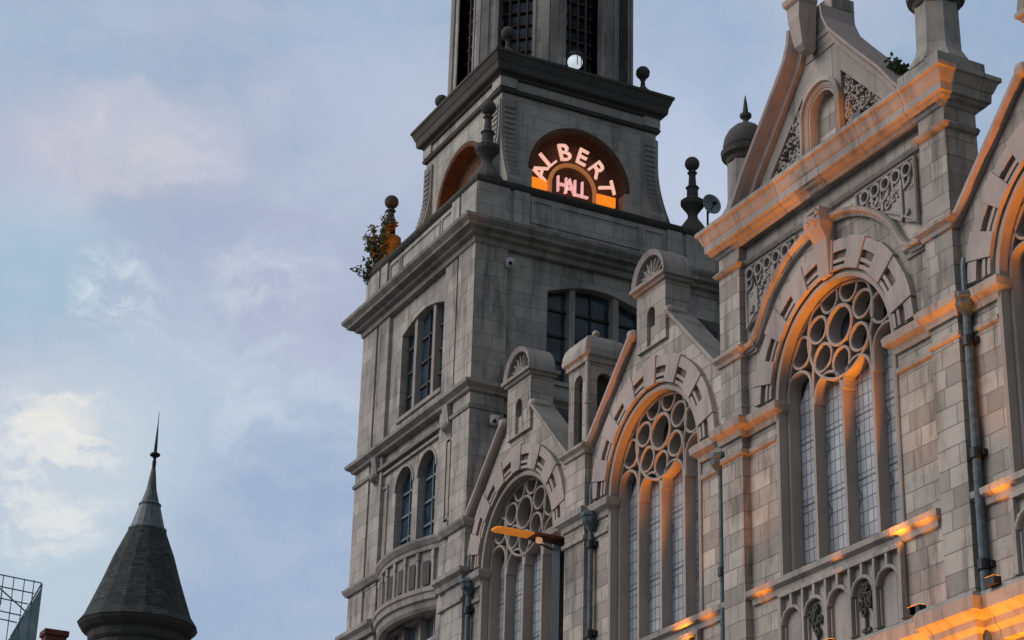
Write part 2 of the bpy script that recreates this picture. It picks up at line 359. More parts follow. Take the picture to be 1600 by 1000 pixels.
# voussoirs, archivolt, hood
def bay_arch(c, big):
    # smooth archivolt lining of the opening, with a warm soffit
    a = B().pmould(F0, [(c - R_, ZSILL - .05)] + arc(c, ZS, R_, 180, 0, 36) + [(c + R_, ZSILL - .05)], [(-.07, -.14), (.02, -.14), (.02, .03), (-.015, .05), (-.07, .03)])
    obj('archivolt', a, TRAC, hall)
    v = B(); st = B(); rc = B()
    for k in range(7):
        a0 = 90 + 24 * (k - 3); ro = 2.44 + random.uniform(-.01, .02) if k != 3 else 2.46
        q = [(c + r * cos(radians(a0 + e)), ZS + r * sin(radians(a0 + e))) for r, e in ((1.86, -6.2), (ro, -6.0), (ro, 0), (ro, 6.0), (1.86, 6.2))]
        v.prism(F0, q, 0, .12)
    for sx in (-1, 1):                        # straight blocks at the springing
        x0, x1 = sorted((c + sx * 1.86, c + sx * 2.42)); v.fbox(F0, x0, x1, 16.02, 16.30, 0, .12) if False else None
    for k in range(8):
        a0 = 6.3 + 24 * (k - 0) - 0; lo = -78 + 24 * k + 90 - 6 + 0
        s0, s1 = 90 + 24 * (k - 4) + 6.2, 90 + 24 * (k - 3) - 6.2
        s0 = max(s0, 3); s1 = min(s1, 177)
        if s1 - s0 < 3: continue
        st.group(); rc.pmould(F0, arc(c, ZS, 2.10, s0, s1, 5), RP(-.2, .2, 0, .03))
        for r0, r1, d in ((1.86, 1.93, .09), (1.985, 2.055, .09), (2.20, 2.42, .10)):
            st.pmould(F0, arc(c, ZS, (r0 + r1) / 2, s0, s1, 5), RP(-(r1 - r0) / 2, (r1 - r0) / 2, 0, d))
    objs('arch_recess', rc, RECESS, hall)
    objs('voussoir', v, PINK, hall); objs('reeded_arch_band', st, PINK, hall)
    # reeding on the jamb between springing and impost is too short to show; thin label over the voussoirs
    if not big:
        pass
for i in range(5): bay_arch(CX[i], i in (2, 4))

# windows: tracery, mullions, glass
def rosette():
    tr = B(); P = FRONT(0)
    return tr
def make_window(c):
    P = FRONT(-.30)
    win = B().pmould(P, [(c - R_ + .04, ZSILL)] + arc(c, ZS, R_ - .04, 180, 0, 36) + [(c + R_ - .04, ZSILL)], CH(-.09, .03, -.34, .0))
    w = obj('arched_window', win, TRAC, hall)
    for k in (-1, 0, 1):
        x = c + .89 * k; zt = 15.62
        obj('mullion', B().prism(lambda u, v, d: (x + u, -.30 + d, v), [(-.035, ZSILL), (.035, ZSILL), (.035, zt), (-.035, zt)], -.36, 0), TRAC, w)
    t = B()
    bar = CH(-.028, .028, -.27, 0., .016)
    # light heads
    for k, zsp in ((-1.5, 15.83), (-.5, 15.52), (.5, 15.52), (1.5, 15.83)):
        cx = c + .89 * k; r = .40
        t.pmould(P, [(cx - r, 15.45)] + arc(cx, zsp, r, 180, 0, 14) + [(cx + r, 15.45)], bar)
    # rose: central ring, seven petals, outer circle; side circles
    zc = ZS + .93
    t.pmould(P, arc(c, zc, .37, 0, 350, 26), CH(-.032, .032, -.27, .02), True)
    for k in range(7):
        a0 = radians(270 + 360 / 7 * k); px, pz = c + .68 * cos(a0), zc + .68 * sin(a0)
        pts = []
        for j in range(18):
            e = 2 * pi * j / 18; rr = .275 * (1 + .10 * cos(e)); pts.append((px + rr * cos(e) * cos(a0) - .25 * sin(e) * sin(a0), pz + rr * cos(e) * sin(a0) + .25 * sin(e) * cos(a0)))
        t.pmould(P, pts, bar, True)
    t.pmould(P, arc(c, zc, .985, 0, 352, 44), CH(-.03, .03, -.22, .01), True)
    for s in (-1, 1):
        t.pmould(P, arc(c + s * 1.22, zc - .10, .30, 0, 345, 20), bar, True)
        t.pmould(P, [(c + s * 1.22, zc - .42), (c + s * 1.25, 15.95 + .3)], bar)
        t.pmould(P, [(c + s * .89, 15.6), (c + s * .86, zc - .5)], bar)
        t.pmould(P, [(c + s * .72, zc + .66), (c + s * .95, zc + .62), (c + s * 1.13, zc + .3)], bar)
    obj('tracery', t, TRAC, w)
    gl = B().prism(P, [(c - R_, ZSILL - .05), (c + R_, ZSILL - .05), (c + R_, 15.55), (c + 1.3, 16.15), (c + .9, 15.85), (c + .45, 15.85), (c, 15.55), (c - .45, 15.85), (c - .9, 15.85), (c - 1.3, 16.15), (c - R_, 15.55)], -.27, -.24)
    obj('glass', gl, LGLASS, w, 'pale leaded glass')
    rg = B().prism(P, arc(c, ZS, R_, 0, 180, 30) + [(c - R_, 15.5), (c + R_, 15.5)], -.31, -.28)
    obj('rose_glass', rg, RGLASS, w, 'dark glass of the rose')
for i in range(5): make_window(CX[i])

# string courses, imposts, sills (they wrap round piers and into the reveals)
IMP = [(0, 15.38), (.05, 15.40), (.07, 15.50), (.17, 15.58), (.19, 15.70), (.14, 15.76), (0, 15.78)]
THIN = [(0, 15.03), (.05, 15.05), (.06, 15.13), (0, 15.17)]
imp = B(); thin = B()
def seg_path(cr, cl, pier, rev=.13):
    """from the left jamb of bay centre cr (lower x) to the right jamb of bay centre cl"""
    a, b_ = pier
    return [(cr + R_ + .02, WY - rev), (cr + R_ + .02, WY), (a, WY), (a, 0), (b_, 0), (b_, WY), (cl - R_ - .02, WY), (cl - R_ - .02, WY - rev)]
for k in range(4):
    p = seg_path(CX[k + 1], CX[k], PIERS[k]); imp.mould(p, IMP); thin.mould(p[1:-1], THIN)
p = [(CX[0] + R_ + .02, WY - .13), (CX[0] + R_ + .02, WY), (42.42, WY)]; imp.mould(p, IMP); thin.mould(p[1:], THIN)
objs('impost_band', imp, HTRIM, hall); objs('impost_fillet', thin, HTRIM, hall)
STR = [(0, 16.98), (.04, 16.99), (.06, 17.06), (.13, 17.12), (.14, 17.18), (.03, 17.23), (0, 17.23)]
s = B()
s.mould([(36.62 - .1, WY), (36.62, WY), (36.62, 0), (37.48, 0), (37.48, WY), (37.6, WY)], STR)
s.mould([(24.2, -.55), (24.2, 0), (24.9, 0), (24.9, WY), (25.55, WY)], STR)
s.mould([(30.15, WY), (30.55, WY), (30.55, 0), (31.25, 0), (31.25, WY), (31.4, WY)], STR)
s.mould([(18.2, -.55), (18.2, 0), (18.9, 0), (18.9, WY), (19.0, WY)], STR)
objs('string_course', s, HTRIM, hall)
sill = B()
SIL = [(0, 12.12), (.05, 12.14), (.06, 12.24), (.14, 12.30), (.15, 12.40), (.0, 12.46)]
for c in CX:
    sill.mould([(c - 2.62, WY - .02), (c - 2.62, WY), (c + 2.62, WY), (c + 2.62, WY - .02)], SIL)
    sill.prism(F0, [(c - R_, ZSILL - .32), (c + R_, ZSILL - .32), (c + R_, ZSILL + .03), (c - R_, ZSILL + .03)], -.4, .0)
obj('window_sill', sill, HTRIM, hall)
# carved apron panels under the sills
def apron(c):
    back = B().fbox(F0, c - 1.72, c + 1.72, 10.85, 12.10, .004, .02)
    o = obj('apron_panel', back, HTRIM, hall)
    g = B(); fl = B()
    g.fbox(F0, c - 1.76, c + 1.76, 12.04, 12.12, .02, .13)
    w = 3.44 / 5
    for k in range(11):
        x = c - 1.72 + 3.44 / 10 * k; g.fbox(F0, x - .03, x + .03, 11.80, 12.06, .02, .12)
    for k in range(6):
        x = c - 1.72 + w * k; g.fbox(F0, x - .045, x + .045, 10.85, 11.85, .02, .13)
    for k in range(5):
        x = c - 1.72 + w * (k + .5)
        g.pmould(F0, [(x - .30, 11.55)] + arc(x, 11.50, .30, 170, 10, 10) + [(x + .30, 11.55)], CH(-.03, .04, .02, .13))
        g.prism(F0, [(x - .30, 11.78), (x - .30, 11.55)] + arc(x, 11.50, .30, 170, 10, 10) + [(x + .30, 11.55), (x + .30, 11.78)], .02, .09)
        g.fbox(F0, x - .27, x - .245, 10.88, 11.5, .02, .07); g.fbox(F0, x + .245, x + .27, 10.88, 11.5, .02, .07)
        if k % 2:
            fl.group()
            fl.fbox(F0, x - .022, x + .022, 10.9, 11.65, .02, .07); fl.fbox(F0, x - .11, x + .11, 10.88, 10.94, .02, .07)
            for q in range(13):
                a = random.uniform(0, 2 * pi); r = random.uniform(.05, .17); fx, fz = x + r * cos(a), 11.42 + .30 * sin(a) * random.uniform(.4, 1)
                fl.pmould(F0, [(fx + .045 * cos(2 * pi * j / 7), fz + .06 * sin(2 * pi * j / 7)) for j in range(7)], CH(-.018, .018, .02, random.uniform(.07, .11), .008), True)
    obj('blind_arcade', g, HTRIM, o); objs('carved_flower', fl, DARKST, o)
for c in CX: apron(c)
# main cornice at the foot of the windows
LOW = [(0, 9.95), (.10, 9.98), (.12, 10.12), (.20, 10.20), (.22, 10.30), (.36, 10.42), (.38, 10.62), (.33, 10.70), (0, 10.76)]
c_ = B()
path = [(12.7, WY)]
for a, b_ in reversed(PIERS): path += [(a, WY), (a, 0), (b_, 0), (b_, WY)]
path += [(42.42, WY)]
c_.mould(path, LOW); obj('main_cornice', c_, HTRIM, hall)
# ---- attic storey of the tall bays (third and fifth)
def tall_bay(c, a, b_):
    # a..b_ = outer edges of the two piers
    at = B()
    at.box(a + .002, b_ - .002, -.67, -.602, 16.5, 19.35)
    obj('attic_wall', at, HALL, hall)
    pth = [(a, -.67), (a, 0), (a + .7, 0), (a + .7, WY), (b_ - .7, WY), (b_ - .7, 0), (b_, 0), (b_, -.67)]
    obj('frieze_astragal', B().mould(pth, [(0, 18.86), (.06, 18.88), (.10, 18.94), (.05, 19.0), (0, 19.01)]), HTRIM, hall)
    blk = [(a, -.67), (a, 0), (b_, 0), (b_, -.67)]
    cor = B().prism(lambda u, v, d: (u, v, d), blk, 19.30, 19.98)
    cor.mould(blk, [(0, 19.28), (.03, 19.30), (.06, 19.36), (.14, 19.40), (.15, 19.44), (.20, 19.46), (.21, 19.62), (.23, 19.64), (.30, 19.82), (.34, 19.84), (.34, 19.92), (.0, 20.0)], True)
    obj('attic_cornice', cor, HTRIM, hall)
    # pedimental gable with concave sides
    c0 = c; c = c + .15
    hp = [(2.78, 19.95), (2.5, 20.25), (2.15, 20.72), (1.5, 21.42), (1.02, 21.95), (.66, 22.36), (.5, 22.7), (.45, 23.0)]
    poly = [(c - x, z) for x, z in hp] + [(c - .35, 23.05), (c + .35, 23.05)] + [(c + x, z) for x, z in reversed(hp)]
    niche = archop(c - .0, 21.1, .40, 20.28, 16)
    triR = [(c - .62, 20.22), (c - .62, 21.66), (c - 2.02, 20.22)]; triL = [(c + .62, 20.22), (c + 2.02, 20.22), (c + .62, 21.66)]
    G = FRONT(-.22)
    gb = B().prism(G, poly, -.3, 0, [niche, triR, triL]); ped = obj('pediment_wall', gb, HTRIM, hall)
    obj('niche_back', B().fbox(G, c - .5, c + .5, 20.2, 21.8, -.22, -.2), HALL, ped)
    obj('niche_surround', B().pmould(G, [(c - .46, 20.1)] + arc(c, 21.1, .46, 180, 0, 18) + [(c + .46, 20.1)], [(-.02, -.1), (.05, -.1), (.16, 0), (.18, .08), (.10, .1), (.08, .04), (.04, .07), (-.02, .02)]), HTRIM, ped)
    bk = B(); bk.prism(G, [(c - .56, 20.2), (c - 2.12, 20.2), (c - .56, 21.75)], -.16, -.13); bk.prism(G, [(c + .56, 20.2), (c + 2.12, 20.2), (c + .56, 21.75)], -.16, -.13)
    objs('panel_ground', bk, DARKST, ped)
    fr = B()
    for t_ in (triR, triL):
        cxx = sum(p[0] for p in t_) / 3; czz = sum(p[1] for p in t_) / 3
        for q in range(70):
            u, v = random.random(), random.random()
            if u + v > 1: u, v = 1 - u, 1 - v
            x = t_[0][0] + u * (t_[1][0] - t_[0][0]) + v * (t_[2][0] - t_[0][0]); z = t_[0][1] + u * (t_[1][1] - t_[0][1]) + v * (t_[2][1] - t_[0][1])
            x += (cxx - x) * .13; z += (czz - z) * .13; r = random.uniform(.05, .12); a0 = random.uniform(0, 2 * pi)
            fr.pmould(G, [(x + r * (1 - .08 * j) * cos(a0 + j * .6), z + r * (1 - .08 * j) * sin(a0 + j * .6)) for j in range(9)], CH(-.02, .02, -.14, random.uniform(-.05, .0), .01))
    obj('carved_foliage', fr, HTRIM, ped)
    # coping that rides the gable, standing well forward
    for sgn in (-1, 1):
        pts = [(c + sgn * x, z) for x, z in hp]
        if sgn > 0: pts = pts[::-1]
        # outward is on the left of the path when it climbs on the -x side
        cp = B().pmould(G, [(x, z) for x, z in pts], [(-.14, -.05), (-.14, .10), (-.04, .13), (.0, .26), (.05, .34), (.11, .36), (.11, -.40), (-.05, -.40)])
        obj('raking_coping', cp, PINK, ped)
    ap = B().group().fbox(G, c - .46, c + .46, 22.30, 23.38, -.50, .02)
    ap.fbox(G, c - .49, c + .49, 22.62, 22.72, -.53, .04)
    obj('apex_block', ap, HALL, ped)
    ks = B(); K = FRONT(-.02)
    kc = c + .12
    ks.quads([[(kc - w, -.02 + d0, z), (kc + w, -.02 + d0, z), (kc + w, -.02 + d1, z), (kc - w, -.02 + d1, z)] for z, w, d0, d1 in ((22.35, .10, -.1, .12), (22.45, .13, -.1, .2), (23.0, .18, -.1, .30), (23.3, .21, -.1, .30), (23.36, .25, -.1, .36), (23.46, .26, -.1, .38))])
    obj('console', ks, PINK, ped)
    c = c0
    # spandrel panels: dark plates painted as the shade of a recess, fretted heads
    for sgn in (-1, 1):
        x1 = c + sgn * 2.62; x0 = c + sgn * .95
        outer = [(x0, 18.78), (x1, 18.78), (x1, 17.55)] + [(c + sgn * (2.6 - .18 * j), 17.45 + (.95 * (j / 9) ** .62)) for j in range(1, 10)]
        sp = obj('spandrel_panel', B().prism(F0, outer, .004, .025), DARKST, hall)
        fr = B(); fr.pmould(F0, outer, CH(-.03, .03, .02, .09), True)
        for x, zb in ((2.25, 17.75), (1.72, 18.12)):
            fr.fbox(F0, c + sgn * x - .035, c + sgn * x + .035, zb, 18.5, .02, .10)
        fr.prism(F0, [(c + sgn * 1.75, 18.02), (c + sgn * 2.2, 17.72), (c + sgn * 2.2, 18.42), (c + sgn * 1.78, 18.42)], .02, .06)
        fr.prism(F0, [(c + sgn * 2.3, 17.68), (c + sgn * 2.58, 17.55), (c + sgn * 2.58, 18.42), (c + sgn * 2.3, 18.42)], .02, .06)
        for k in range(5):
            x = c + sgn * (1.25 + .3 * k); r = .12
            fr.pmould(F0, [(x + r * cos(2 * pi * j / 10), 18.60 + r * sin(2 * pi * j / 10)) for j in range(10)], CH(-.025, .025, .02, .12, .01), True)
            fr.pmould(F0, [(x - .15, 18.72), (x - .02, 18.36), (x + .10, 18.30), (x + .15, 18.72)], CH(-.03, .03, .02, .10, .01))
        for q in range(26):
            t_ = random.random(); x = 1.1 + 1.45 * t_; zl = 18.42 - .75 * t_ ** 1.6; z = random.uniform(zl, 18.45); r = random.uniform(.05, .10); a0 = random.uniform(0, 6)
            fr.pmould(F0, [(c + sgn * x + r * (1 - .08 * j) * cos(a0 + j * .6), z + r * (1 - .08 * j) * sin(a0 + j * .6)) for j in range(8)], CH(-.02, .02, .02, random.uniform(.07, .11), .008))
        obj('fretwork', fr, HTRIM, sp)
    # hood mould that grows out of the string course
    foot = [(2.75, 17.1), (2.45, 17.12), (2.28, 17.22), (2.14, 17.42)]
    arcs = [(2.55 * cos(radians(e)), 16.1 + 2.55 * sin(radians(e))) for e in range(38, 143, 5)]
    pth = [(c - x, z) for x, z in foot] + [(c - x, z) for x, z in arcs if -2.1 < x < 2.1] + [(c + x, z) for x, z in reversed(foot)]
    obj('hood_mould', B().pmould(F0, pth, [(-.09, 0), (-.08, .08), (-.03, .10), (.0, .16), (.06, .18), (.09, .13), (.09, 0)]), HTRIM, hall)
    kk = B()
    kk.quads([[(c - w, WY - .02, z), (c + w, WY - .02, z), (c + w, WY + d, z), (c - w, WY + d, z)] for z, w, d in ((17.55, .14, .13), (18.25, .19, .20), (18.45, .22, .34), (18.55, .25, .38), (18.62, .25, .38), (18.84, .22, .36))])
    for q in range(16): kk.ball((c + random.uniform(-.2, .2), WY + .37, 18.46 + random.uniform(0, .34)), random.uniform(.04, .07), 8)
    obj('keystone', kk, PINK, hall)
tall_bay(27.8, 24.2, 31.25)
obj('attic_roof', B().prism(SIDE(31.2), [(-.7, 16.9), (-15, 16.4), (-15, 15.9), (-.7, 15.9)], 0, 6.95), SLATE, hall)

# ---- steep gables of the low bays: coping, bellcote, roof
def low_gable(c, left=True):
    # coping strips, forward of the wall
    for sgn in (-1, 1):
        pts = [(c + sgn * x, z) for x, z in ((2.62, 17.02), (.64, 19.0))]
        if sgn > 0: pts = pts[::-1]
        cp = B().pmould(F0, pts, [(0, -.45), (0, .12), (.05, .17), (.12, .17), (.13, -.45)])
        obj('gable_coping', cp, PINK if sgn > 0 else HTRIM, hall)
        # roll end against the bellcote
        rl = B().lathe(0, 0, [(.01, -.3), (.13, -.28), (.14, .10), (.10, .17), (.01, .20)], 12)
        rl.v = [(c + sgn * .74 + x, WY + z, 19.0 + y) for x, y, z in rl.v]
        obj('coping_roll', rl, PINK, hall)
    bw = .58
    bc = B().prism(F0, [(c - bw, 18.5), (c + bw, 18.5), (c + bw, 19.82), (c - bw, 19.82)], -.52, .07, [archop(c, 19.22, .16, 18.48 + .05, 12)])
    bo = obj('bellcote', bc, HALL, hall)
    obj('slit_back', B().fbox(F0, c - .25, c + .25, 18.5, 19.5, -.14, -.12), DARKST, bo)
    pl = [(c - bw, WY - .52), (c - bw, WY + .07), (c + bw, WY + .07), (c + bw, WY - .52)]
    obj('bellcote_cornice', B().mould(pl, [(0, 19.80), (.05, 19.82), (.07, 19.88), (.12, 19.90), (.12, 19.98), (0, 20.0), (-.2, 20.0), (-.2, 19.8)], True).prism(lambda u, v, d: (u, v, d), pl, 19.81, 19.99), HTRIM, bo)
    arcp = arc(c, 19.98, .58, 0, 180, 18)
    h = B().prism(F0, arcp, -.50, .0); h.pmould(F0, arc(c, 19.98, .60, 180, 0, 18), [(-.05, -.52), (-.05, .12), (.07, .16), (.07, -.52)])
    for e in range(20, 170, 22): h.pmould(F0, [(c + .15 * cos(radians(e)), 20.02 + .15 * sin(radians(e))), (c + .46 * cos(radians(e)), 20.02 + .46 * sin(radians(e)))], CH(-.022, .022, .0, .05, .01))
    h.pmould(F0, arc(c, 20.0, .15, 180, 0, 10), CH(-.03, .03, 0, .06, .01))
    obj('shell_pediment', h, HTRIM, bo)
    rf = B().prism(F0, [(c - 2.6, 16.85), (c + 2.42, 16.85), (c, 19.3)], -7.0, -.43)
    rr = obj('bay_roof', rf, SLATE, hall)
    objs('ridge_flashing', B().prism(F0, [(c - .20, 19.12), (c + .20, 19.12), (c + .05, 19.36), (c - .05, 19.36)], -7.0, -.53).fbox(F0, c - 1.0, c - .55, 18.55, 18.66, -.9, -.44), DARKST, rr)
for i in (0, 1, 3): low_gable(CX[i])

# ---- turrets on the piers
def arcade_turret(cx, cy, z0):
    b = B(); w = .425
    for sx in (-1, 1):
        for sy in (-1, 1): b.box(*sorted((cx + sx * w, cx + sx * (w - .16))), *sorted((cy + sy * w, cy + sy * (w - .16))), z0, 19.15)
    for P, u in ((FRONT(cy + w - .005), cx), (BACK(cy - w + .005), cx), (SIDE(cx - w + .005), cy), (FAR(cx + w - .005), cy)):
        b.prism(P, [(u - .3, z0), (u + .3, z0), (u + .3, 19.15), (u - .3, 19.15)], -.14, 0, [archop(u, 18.72, .19, z0 + .12, 12)])
    t = obj('pier_turret', b, HALL, hall)
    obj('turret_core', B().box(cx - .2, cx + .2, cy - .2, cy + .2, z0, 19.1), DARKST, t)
    sq = [(cx - w, cy - w), (cx - w, cy + w), (cx + w, cy + w), (cx + w, cy - w)]
    obj('turret_cornice', B().mould(sq, [(0, 19.1), (.05, 19.12), (.06, 19.22), (.12, 19.26), (.13, 19.36), (0, 19.4), (-.2, 19.4), (-.2, 19.1)], True).prism(lambda u, v, d: (u, v, d), sq, 19.11, 19.39), HTRIM, t)
    obj('turret_cap', B().lathe(cx, cy, [(.54, 19.37), (.54, 19.44), (.50, 19.60), (.42, 19.72), (.30, 19.80), (.12, 19.85)], 4, pi / 4).lathe(cx, cy, [(.10, 19.83), (.06, 19.88), (.05, 19.93)], 12).ball((cx, cy, 20.0), .085), HTRIM, t)
    sh = B()
    for sx in (-1,): sh.lathe(cx - .43, cy + .43, [(.05, z0), (.05, 18.1), (.075, 18.12), (.075, 18.18), (.05, 18.2), (.05, 19.1)], 10)
    obj('corner_shaft', sh, HTRIM, t)
arcade_turret(37.05, -.47, 17.2)
arcade_turret(18.55, -.47, 17.2)
def octagon_turret(cx, cy, z0):
    t = obj('domed_turret', B().box(cx - .56, cx + .56, cy - .50, cy + .50, z0 - .12, z0 + .16).lathe(cx, cy, [(.50, z0 + .14), (.50, z0 + .22), (.46, z0 + .30), (.40, z0 + .42), (.37, z0 + .55), (.36, z0 + 1.52)], 8, pi / 8), TTRIM, hall)
    obj('turret_necking', B().lathe(cx, cy, [(.36, z0 + 1.38), (.40, z0 + 1.42), (.42, z0 + 1.50), (.50, z0 + 1.56), (.52, z0 + 1.66), (.46, z0 + 1.70), (.3, z0 + 1.72)], 24), DARKST, t)
    obj('dome', B().lathe(cx, cy, [(.46, z0 + 1.66), (.47, z0 + 1.80), (.44, z0 + 1.98), (.36, z0 + 2.14), (.24, z0 + 2.26), (.10, z0 + 2.34), (.05, z0 + 2.40)], 24), DARKST, t, smooth=True)
    obj('finial', B().lathe(cx, cy, [(.05, z0 + 2.36), (.06, z0 + 2.44), (.12, z0 + 2.50), (.12, z0 + 2.56), (.05, z0 + 2.60), (.055, z0 + 2.66), (.03, z0 + 2.86), (.008, z0 + 3.0)], 12), DARKST, t)
octagon_turret(24.62, -.33, 20.08)
octagon_turret(30.95, -.50, 20.00)
octagon_turret(18.5, -.33, 21.2) if False else None

# =================================================================== THE TOWER
TX, TY = 45.98, -3.53
tow = thing('clock_tower', 'tall grey stone tower with arched belfry stage rising at the far end of the hall', 'tower', (TX, TY, 0))
H = 3.55
X0, X1, Y0, Y1 = TX - H, TX + H, TY - H, TY + H
TF, TS = FRONT(Y1 - .12), SIDE(X0 + .12)
# front wall (street) with its openings
lowL = [archop(46.42, 19.18, .53, 17.25, 16), archop(45.02, 19.18, .53, 17.25, 16)]
upF = [segop(44.40, 47.02, 21.15, 23.60, 23.88)]
bowop = [(44.15, 13.2), (47.2, 13.2), (47.2, 15.42), (44.15, 15.42)]
fw = B().prism(TF, [(X0 + .1, 0), (X1 - .1, 0), (X1 - .1, 24.6), (X0 + .1, 24.6)], -.5, 0, lowL + upF + [bowop] + [[(x, z0), (x + w, z0), (x + w, z1), (x, z1)] for x, w, z0, z1 in ((X0 + .953, .10, 20.78, 24.40), (X1 - 1.075, .12, 20.78, 24.40), (X1 - 1.075, .12, 17.3, 19.95))])
obj('front_wall', fw, TFRONT, tow)
upS = segop(-4.95, -2.10, 21.15, 23.62, 23.95)
sw = B().prism(TS, [(Y0 + .1, 0), (Y1 - .62, 0), (Y1 - .62, 24.6), (Y0 + .1, 24.6)], -.5, 0, [upS])
obj('side_wall', sw, TOW, tow)
objs('back_walls', B().box(X0 + .7, X1 - .1, Y0 + .1, Y0 + .5, 0, 24.6).box(X1 - .5, X1 - .1, Y0 + .5, Y1 - .62, 0, 24.6), TOW, tow)
obj('rear_wing', B().box(X0 + .25, X1 - .3, Y0 - 6, Y0 + .096, 0, 25.9), TOW, tow)
# pilasters
pf = B()
for x0, x1 in ((X0 + 1.06, X0 + 1.75), (X1 - 1.80, X1 - 1.08), (X1 - .95, X1)):
    pf.fbox(TF, x0, x1, 16.9, 24.6, -.3, .10 if 1 else 0)
objs('front_pilaster', pf, TFRONT, tow)
obj('corner_pilaster', B().box(X0, X0 + .95, Y1 - .92, Y1 - .004, 0, 24.6), TFRONT, tow)
obj('side_pilaster', B().fbox(TS, Y0, Y0 + .95, 0, 24.6, -.3, .12), TOW, tow)
low = B().fbox(TF, X1 - .95, X1, 0, 16.9, -.3, .10).fbox(TF, X1 - 1.80, X1 - 1.08, 0, 16.9, -.3, .08).fbox(TF, X0 + .2, X0 + 1.5, 0, 16.9, -.3, .09)
objs('lower_pilaster', low, TFRONT, tow)
# entablatures
SQ = lambda h: [(TX - h, TY - h), (TX - h, TY + h), (TX + h, TY + h), (TX + h, TY - h)]
def cap(b, h, z0, z1): b.prism(lambda u, v, d: (u, v, d), SQ(h), z0, z1); return b
obj('main_cornice', cap(B().mould(SQ(3.5), [(0, 24.42), (.08, 24.44), (.10, 24.58), (.22, 24.62), (.24, 24.70), (.40, 24.74), (.42, 24.80), (.52, 24.90), (.54, 24.98), (.0, 25.06), (-.3, 25.06), (-.3, 24.42)], True), 3.25, 24.45, 25.05), TTRIM, tow)
dn = B()
for k in range(52):
    u = TY - 3.5 + 7.0 * (k + .5) / 52; dn.fbox(SIDE(TX - 3.62), u - .035, u + .035, 24.60, 24.69, -.05, .07)
    u = TX - 3.5 + 7.0 * (k + .5) / 52; dn.fbox(FRONT(TY + 3.62), u - .035, u + .035, 24.60, 24.69, -.05, .07)
do_ = obj('dentil_course', dn, HTRIM, tow); do_['kind'] = 'stuff'
SC = [(0, 20.42), (.06, 20.44), (.08, 20.50), (.20, 20.58), (.22, 20.66), (.02, 20.76), (-.2, 20.76), (-.2, 20.42)]
obj('string_course', B().mould(SQ(3.56), SC, True), HTRIM, tow)
obj('lower_band', B().mould([(X0, Y0), (X0, Y1), (X1, Y1), (X1, Y0)], [(-.1, 19.98), (.03, 20.0), (.05, 20.08), (0, 20.12), (-.1, 20.12)], True), TTRIM, tow)
fz = B()
for x in (X0 + 1.22, X1 - 1.5):
    fz.group()
    fz.quads([[(x - w, Y1 - .1, z), (x + w, Y1 - .1, z), (x + w, Y1 - .1 + d, z), (x - w, Y1 - .1 + d, z)] for z, w, d in ((19.62, .08, .06), (19.75, .13, .14), (19.95, .14, .15), (20.42, .14, .22))])
    fz.ball((x, Y1 + .06, 19.86), .13, 12)
objs('bracket', fz, HTRIM, tow)
obj('frieze', B().fbox(TF, X0 + 1.3, X1 - 1.6, 19.85, 19.93, 0, .07), HTRIM, tow)
# low strings that carry the hall's lines round the tower front
s = B()
prof1 = [(0, 16.98), (.05, 17.0), (.12, 17.12), (.13, 17.18), (0, 17.24)]
prof2 = [(0, 15.62), (.06, 15.64), (.10, 15.76), (.20, 15.84), (.21, 15.94), (0, 16.0)]
xb0, xb1 = 43.92, 47.5
bow = [(xb0 + (xb1 - xb0) * i / 20, Y1 - .04 + .38 * sin(pi * i / 20) ** .8) for i in range(21)]
s.mould([(X0, Y1 - 1), (X0, Y1)] + [(xb0 - .3, Y1)] + bow + [(xb1 + .2, Y1), (X1, Y1), (X1, Y1 - 1)], prof1)
s.mould([(X0, Y1 - 1), (X0, Y1), (xb0 - .15, Y1)], prof2); s.mould([(xb1 + .12, Y1), (X1, Y1), (X1, Y1 - 1)], [(a, z + 1.15) for a, z in prof2] if False else prof2)
s.mould([(X0, Y1), (xb0 - .2, Y1)], [(0, 15.15), (.05, 15.17), (.05, 15.24), (0, 15.28)])
objs('platband', s, HTRIM, tow)
bal = B()
inner = [(x, y - .14) for x, y in bow]
bw_ = [(x, y - .02) for x, y in bow]
bal.mould(bw_, [(-.12, 15.9), (-.03, 15.9), (-.03, 17.0), (-.12, 17.0)])
balc = obj('bowed_balcony', bal, HTRIM, tow)
bd = B()
bd.mould(bow, [(-.2, 15.35), (-.05, 15.37), (.0, 15.45), (.02, 15.58), (.08, 15.62), (.09, 15.76), (.13, 15.80), (.13, 15.90), (.0, 15.95), (-.2, 15.95)])
bd.mould(bow, [(-.15, 16.86), (.02, 16.88), (.03, 17.02), (-.15, 17.02)])
obj('balcony_moulding', bd, HTRIM, balc)
pn = B(); pd = B()
for i in range(1, 20):
    x, y = bow[i]
    if i % 3 == 1 or i in (19,):
        pn.group(); pn.box(x - .05, x + .05, y - .06, y + .0, 15.93, 16.9); pn.box(x - .075, x + .075, y - .06, y + .012, 16.68, 16.87)
    elif i % 3 == 2 and i < 16:
        pd.mould([(bow[i][0] - .10, bow[i][1]), (bow[i + 1][0] + .0, bow[i + 1][1])], [(-.03, 16.02), (-.022, 16.02), (-.022, 16.62), (-.03, 16.62)])  # thin dark sheets painting the shade of slots on a solid wall
objs('baluster', pn, HTRIM, balc); objs('slot_shade_panel', pd, DARKST, balc)
obj('balcony_floor', B().prism(lambda u, v, d: (u, v, d), inner, 15.5, 15.7), HTRIM, balc)
